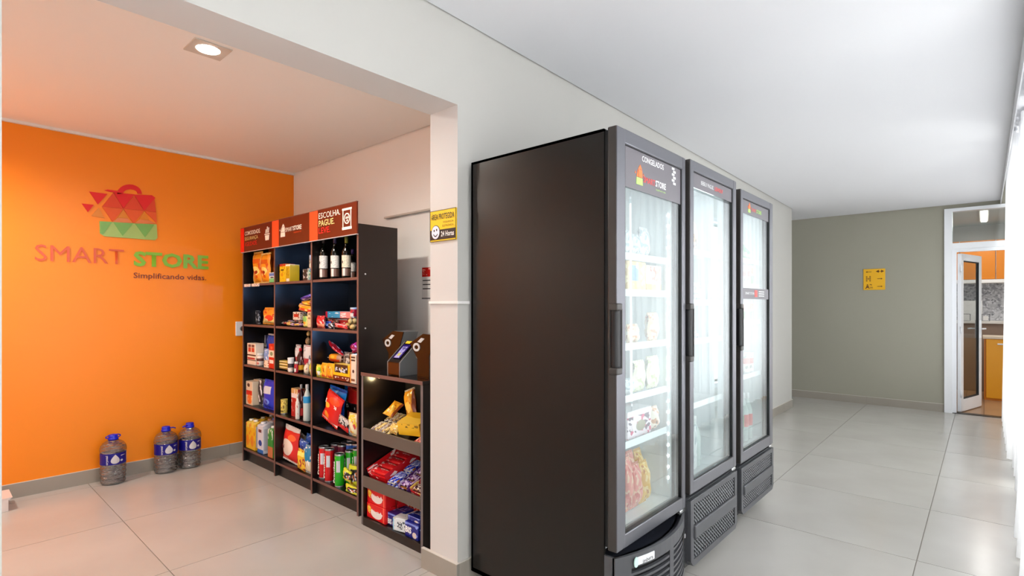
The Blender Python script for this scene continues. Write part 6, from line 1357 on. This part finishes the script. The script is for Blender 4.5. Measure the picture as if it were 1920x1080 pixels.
    ('wine', 'wine_bottle', 'wine bottle', 'wine bottles on the top shelf', 'wine bottle with a cream label and a round crest', (1.9, 3.239, 1.531), (0, 0, -1.571), (0.06, 0.285, 0.06), '', {'label': (236, 224, 200), 'cap': (120, 120, 40)}),
    ('bar', 'roll_pack', 'pack', 'goods on the third shelf', 'orange roll pack lying on top of the amber packs', (1.953, 3.442, 0.942), (0, 0, -1.571), (0.191, 0.059, 0.06), 'orange_roll', {}),
    ('can', 'food_tin', 'tin', 'goods on the top shelf', 'pale green speckled tin by the bay panel on the top shelf', (1.91, 3.739, 1.531), (0, 0, -1.571), (0.029, 0.092, 0.029), 'green_tin', {}),
    ('bar', 'candy_bar', 'candy bar', 'goods on the second shelf', 'violet and brown chocolate bar at the bay panel end of the second shelf', (1.941, 4.102, 1.207), (0, 0, -1.771), (0.131, 0.025, 0.03), 'choc_violet', {}),
    ('bar', 'candy_bar', 'candy bar', 'goods on the second shelf', 'dark bar under the small cream box on the second shelf', (1.974, 4.078, 1.208), (0, 0, -1.571), (0.13, 0.025, 0.03), 'choc', {}),
    ('bag', 'candy_bag', 'candy bag', 'goods on the second shelf', 'red and orange candy bag lying over the boxes', (1.91, 3.813, 1.299), (0, 0.1, -1.571), (0.222, 0.048, 0.05), 'red_orange', {}),
    ('bag', 'sweet_pouch', 'pouch', 'goods on the second shelf', 'dark brown pouch behind the blue sweet pouch', (1.956, 3.494, 1.202), (0, 0.2, -1.571), (0.163, 0.054, 0.03), 'choc', {}),
    ('bag', 'sweet_pouch', 'pouch', 'goods on the second shelf', 'red and white pouch behind the cream twists', (1.989, 3.429, 1.186), (0, 0, -1.571), (0.208, 0.074, 0.04), 'red_white', {}),
    ('bag', 'silver_sachet', 'pouch', 'goods on the third shelf', 'silver sachet with a red label by the bay panel', (1.925, 3.795, 0.839), (0, 0, -1.571), (0.115, 0.21, 0.03), 'silver_sachet', {}),
    ('bag', 'slim_pouch', 'pouch', 'goods on the fourth shelf', 'slim black and white pouch beside the blue pouch', (1.91, 4.579, 0.491), (0, 0, -1.571), (0.074, 0.232, 0.03), 'black_white', {}),
    ('box', 'cocoa_carton', 'box', 'goods on the fourth shelf', 'dark red tall box with a tan top on the fourth shelf', (1.91, 3.951, 0.491), (0, 0, -1.571), (0.104, 0.217, 0.06), 'red_cocoa', {}),
    ('can', 'chip_tube', 'chip tube', 'chip tubes on the bottom shelf', 'green chip tube behind the lime bags', (1.939, 3.261, 0.116), (0, 0, -1.571), (0.058, 0.235, 0.07), 'pr_green', {'text': [('Pringles', 0.22, 0.12, 0.34, 0.66, (250, 246, 236), 0.03, True)], 'panel': (0.45, 0.8, (206, 206, 216))}),
    ('can', 'chip_tube', 'chip tube', 'chip tubes on the bottom shelf', 'green chip tube half behind the right panel', (1.965, 3.209, 0.116), (0, 0, -1.571), (0.045, 0.253, 0.07), 'pr_green', {'text': [('Pringles', 0.22, 0.12, 0.34, 0.66, (250, 246, 236), 0.03, True)], 'panel': (0.45, 0.8, (206, 206, 216))}),
    ('box', 'food_box', 'box', 'goods on the top shelf', 'thin grey box with a pale upright edge on the top shelf', (1.92, 3.803, 1.531), (0, 0, -1.571), (0.07, 0.088, 0.012), 'black_white', {}),
    ('bar', 'candy_bar', 'candy bar', 'goods on the second shelf', 'yellow toffee bar lying on the second shelf pile', (2.007, 4.104, 1.209), (0, 0, -1.371), (0.126, 0.033, 0.03), 'toffee', {}),
    ('box', 'biscuit_box', 'box', 'goods on the second shelf', 'small cream box with red print on the chocolate bars', (1.92, 3.94, 1.236), (0, 0, -1.571), (0.113, 0.061, 0.05), 'biscuit_red', {}),
    ('bag', 'silver_sachet', 'pouch', 'goods on the third shelf', 'silver sachet standing behind the red capped sauce bottle', (1.961, 4.015, 0.839), (0, 0, -1.571), (0.077, 0.201, 0.03), 'silver_sachet', {}),
    ('bag', 'oat_bag', 'bag', 'goods on the bottom shelf', 'blue oat bag in the middle of the small bags', (1.92, 3.855, 0.214), (0, 0.1, -1.571), (0.126, 0.111, 0.04), 'oat_blue', {}),
    ('bag', 'chip_bag', 'chip bag', 'goods on the fourth shelf', 'black, white and red chip bag lying low on the fourth shelf', (1.878, 3.215, 0.512), (0, 0.25, -1.5708), (0.13, 0.085, 0.03), 'pepper_bag', {}),
    ('bag', 'candy_bag', 'candy bag', 'goods on the second shelf', 'orange candy bag under the violet one', (1.963, 3.882, 1.343), (0, 0, -1.571), (0.174, 0.044, 0.05), 'orange_bag', {}),
    ('bag', 'seasoning_pack', 'pack', 'goods on the third shelf', 'yellow and green pack in the second row', (1.93, 3.651, 0.839), (0, 0, -1.571), (0.078, 0.097, 0.03), 'yellow_green', {}),
    ('bag', 'amber_pack', 'pack', 'goods on the third shelf', 'amber snack pack in the second row', (2.016, 3.515, 0.839), (0, 0, -1.571), (0.119, 0.112, 0.04), 'amber_pack', {'seal': (250, 200, 80)}),
    ('bag', 'chip_bag', 'chip bag', 'goods on the fourth shelf', 'blue chip bag with red lettering behind the red one', (1.935, 3.447, 0.512), (-0.08, 0.1, -1.5708), (0.225, 0.255, 0.05), 'ruffles', {'seal': (40, 110, 220), 'text': [('Ruffles', 0.1, 0.56, 0.62, 0.13, (226, 60, 60), 0.03, False)]}),
    ('bag', 'red_pouch', 'pouch', 'goods on the third shelf', 'shiny red pouch lying over the orange roll pack', (1.94, 3.426, 1.04), (0, 0.45, -1.571), (0.21, 0.01, 0.04), 'red_shiny', {}),
    ('bag', 'snack_bag', 'snack bag', 'goods on the top shelf', 'brownish orange snack bag standing behind the small mint box', (1.95, 4.461, 1.531), (0, 0, -1.571), (0.203, 0.294, 0.06), 'cheese_back', {'seal': (200, 60, 30)}),
    ('box', 'biscuit_box', 'box', 'goods on the second shelf', 'small cream and red box behind the green pouch', (1.973, 3.965, 1.207), (0, 0, -1.571), (0.086, 0.078, 0.05), 'biscuit_red', {}),
    ('bag', 'candy_bag', 'candy bag', 'goods on the second shelf', 'violet candy bag on top of the heap', (1.95, 3.865, 1.391), (0, -0.2, -1.571), (0.193, 0.037, 0.05), 'violet', {'seal': (226, 220, 240)}),
    ('can', 'red_tin', 'tin', 'goods on the second shelf', 'red and white tin at the right panel of the second shelf', (1.95, 3.218, 1.264), (0, 0, -1.571), (0.045, 0.069, 0.045), 'red_tin', {'lid': (200, 206, 214)}),
    ('bag', 'flour_pouch', 'pouch', 'goods on the third shelf', 'grey pouch behind the white and red box', (1.953, 4.722, 0.839), (0, 0, -1.571), (0.12, 0.168, 0.04), 'grey_pouch', {}),
    ('bag', 'pattern_bag', 'bag', 'goods on the third shelf', 'dark patterned bag behind the ivory box', (1.953, 3.286, 0.839), (0, 0, -1.571), (0.12, 0.184, 0.05), 'dark_pattern', {}),
    ('box', 'food_box', 'box', 'goods on the second shelf', 'thin dark box with a pale edge standing alone on the second shelf', (1.96, 4.753, 1.186), (0, 0, -1.571), (0.055, 0.114, 0.02), 'black_white', {}),
    ('bag', 'candy_bag', 'candy bag', 'goods on the second shelf', 'pink foil candy bag in the heap of candy bags', (2.016, 4.014, 1.347), (0, -0.15, -1.571), (0.213, 0.033, 0.05), 'pink_foil', {}),
    ('box', 'chocolate_box', 'box', 'goods on the second shelf', 'long blue and pink box on top of the red packs', (1.96, 3.406, 1.258), (0, 0, -1.571), (0.337, 0.046, 0.12), 'blue_pink', {}),
    ('ball', 'nut_pack', 'pack', 'goods on the third shelf', 'brown nut pack high beside the bay panel of the third shelf', (1.96, 3.87, 1.043), (0, 0, -1.571), (0.042, 0.057, 0.042), 'walnut', {}),
    ('ball', 'nut_pack', 'pack', 'goods on the third shelf', 'small pale nut pack above the brown one', (1.96, 3.854, 1.112), (0, 0, -1.571), (0.029, 0.036, 0.029), 'peanut', {}),
    ('jar', 'nut_jar', 'jar', 'goods on the third shelf', 'glass jar carrying the nut packs by the bay panel', (1.96, 3.888, 0.839), (0, 0, -1.571), (0.034, 0.194, 0.034), 'dark_pattern', {}),
    ('bag', 'magenta_pouch', 'pouch', 'goods on the third shelf', 'shiny magenta pouch above the ivory box', (1.96, 3.198, 1.029), (0, -0.3, -1.571), (0.08, 0.064, 0.04), 'magenta', {}),
    ('bag', 'flour_pouch', 'pouch', 'goods on the third shelf', 'grey pouch with a white band in the middle of the third shelf', (1.996, 4.712, 0.839), (0, 0, -1.571), (0.139, 0.175, 0.04), 'grey_pouch', {}),
    ('bag', 'oat_bag', 'bag', 'goods on the bottom shelf', 'blue oat bag pressed against the bay panel', (1.97, 3.862, 0.116), (0, 0, -1.571), (0.109, 0.243, 0.05), 'oat_blue', {}),
    ('jar', 'small_jar', 'jar', 'goods on the top shelf', 'small cream jar high beside the bay panel on the top shelf', (1.98, 3.851, 1.531), (0, 0, -1.571), (0.023, 0.202, 0.023), 'cream_box', {}),
    ('bag', 'sugar_bag', 'bag', 'goods on the third shelf', 'blue bag at the bay panel behind the red box', (1.98, 4.503, 0.839), (0, 0, -1.571), (0.112, 0.263, 0.05), 'blue_white', {'seal': (236, 230, 232)}),
    ('carton', 'drink_carton', 'carton', 'goods on the bottom shelf', 'yellow juice carton in the second row near the left panel', (1.98, 4.74, 0.116), (0, 0, -1.571), (0.083, 0.25, 0.07), 'juice_yellow', {'cap': (240, 238, 220)}),
    ('carton', 'drink_carton', 'carton', 'goods on the bottom shelf', 'yellow juice carton in the second row behind the milk carton', (2.053, 4.742, 0.116), (0, 0, -1.571), (0.081, 0.254, 0.07), 'juice_yellow', {'cap': (226, 226, 230)}),
    ('carton', 'drink_carton', 'carton', 'goods on the bottom shelf', 'yellow juice carton in the second row behind the gap', (1.98, 4.604, 0.116), (0, 0, -1.571), (0.079, 0.253, 0.07), 'juice_yellow', {'cap': (236, 190, 170)}),
    ('carton', 'drink_carton', 'carton', 'goods on the bottom shelf', 'white and blue carton in the second row by the bay panel', (1.98, 4.521, 0.116), (0, 0, -1.571), (0.067, 0.274, 0.07), 'milk_blue', {'cap': (120, 140, 220)}),
    ('box', 'navy_box', 'box', 'goods on the third shelf', 'navy box with a white edge on top of the grey pouches', (2.039, 4.726, 1.011), (0, 0, -1.571), (0.111, 0.071, 0.05), 'navy_white', {}),
    ('bag', 'sugar_bag', 'bag', 'goods on the third shelf', 'blue and white bag with a pale top behind the red box', (1.99, 4.601, 0.839), (0, 0, -1.571), (0.081, 0.264, 0.05), 'blue_white', {'seal': (236, 230, 232)}),
    ('can', 'chip_tube', 'chip tube', 'chip tubes on the bottom shelf', 'dark red chip tube in the second row', (1.99, 3.542, 0.116), (0, 0, -1.571), (0.064, 0.221, 0.07), 'pr_wine', {}),
    ('can', 'chip_tube', 'chip tube', 'chip tubes on the bottom shelf', 'wine coloured chip tube in the second row', (1.99, 3.45, 0.116), (0, 0, -1.571), (0.064, 0.23, 0.07), 'pr_wine', {}),
    ('can', 'chip_tube', 'chip tube', 'chip tubes on the bottom shelf', 'blue chip tube in the second row', (1.99, 3.336, 0.116), (0, 0, -1.571), (0.064, 0.261, 0.07), 'pr_blue', {}),
    ('can', 'chip_tube', 'chip tube', 'chip tubes on the bottom shelf', 'blue chip tube by the right panel in the second row', (2.0, 3.27, 0.116), (0, 0, -1.571), (0.064, 0.269, 0.07), 'pr_blue', {}),
    ('bag', 'rice_bag', 'bag', 'goods on the bottom shelf', 'white printed bag in front of the clear pasta bag', (2.0, 4.073, 0.132), (0, 0.25, -1.571), (0.125, 0.2, 0.04), 'tan_pack', {}),
    ('wine', 'wine_bottle', 'wine bottle', 'wine bottles on the top shelf', 'wine bottle half hidden by the right shelf panel', (2.01, 3.334, 1.531), (0, 0, -1.571), (0.05, 0.215, 0.05), '', {'label': (230, 226, 220), 'cap': (70, 40, 110)}),
    ('box', 'red_carton', 'box', 'goods on the second shelf', 'dark red boxed chocolates under the long blue box', (2.035, 3.417, 1.198), (0, 0, -1.5708), (0.272, 0.055, 0.05), 'choc', {}),
    ('bag', 'sugar_bag', 'bag', 'goods on the third shelf', 'blue and white bag standing behind the navy box', (2.092, 4.716, 0.839), (0, 0, -1.571), (0.131, 0.252, 0.05), 'blue_white', {}),
    ('bag', 'chip_bag', 'chip bag', 'goods on the fourth shelf', 'red chip bag with a black band behind the right panel', (2.025, 3.34, 0.496), (0, 0.06, -1.571), (0.167, 0.263, 0.04), 'doritos_dark', {'text': [('Doritos', 0.1, 0.46, 0.7, 0.1, (246, 240, 236), 0.03, False)]}),
    ('wine', 'wine_bottle', 'wine bottle', 'wine bottles on the top shelf', 'wine bottle standing behind the front row with a white label', (2.03, 3.68, 1.531), (0, 0, -1.571), (0.04, 0.242, 0.04), '', {'label': (222, 220, 224), 'cap': (30, 24, 60)}),
    ('bag', 'pasta_bag', 'bag', 'goods on the bottom shelf', 'clear pasta bag leaning beside the milk powder bag', (2.07, 4.366, 0.158), (0, 0.35, -1.571), (0.24, 0.177, 0.04), 'clear_pasta', {}),
    ('can', 'chip_tube', 'chip tube', 'chip tubes on the bottom shelf', 'blue chip tube at the back of the bottom shelf', (2.07, 3.542, 0.116), (0, 0, -1.571), (0.064, 0.218, 0.07), 'pr_blue', {}),
    ('can', 'chip_tube', 'chip tube', 'chip tubes on the bottom shelf', 'blue chip tube in the back corner', (2.07, 3.459, 0.116), (0, 0, -1.571), (0.064, 0.248, 0.07), 'pr_blue', {}),
    ('bag', 'chip_bag', 'chip bag', 'goods on the fourth shelf', 'blue chip bag at the top behind the red bags', (2.085, 3.486, 0.618), (0, 0.35, -1.571), (0.187, 0.126, 0.03), 'ruffles', {}),
]
for (kind, name, cat, group, label, loc, rot, dims, key, o) in GOODS:
    product(kind, name, cat, label, group, loc, rot, dims[0], dims[1], dims[2], key, o)
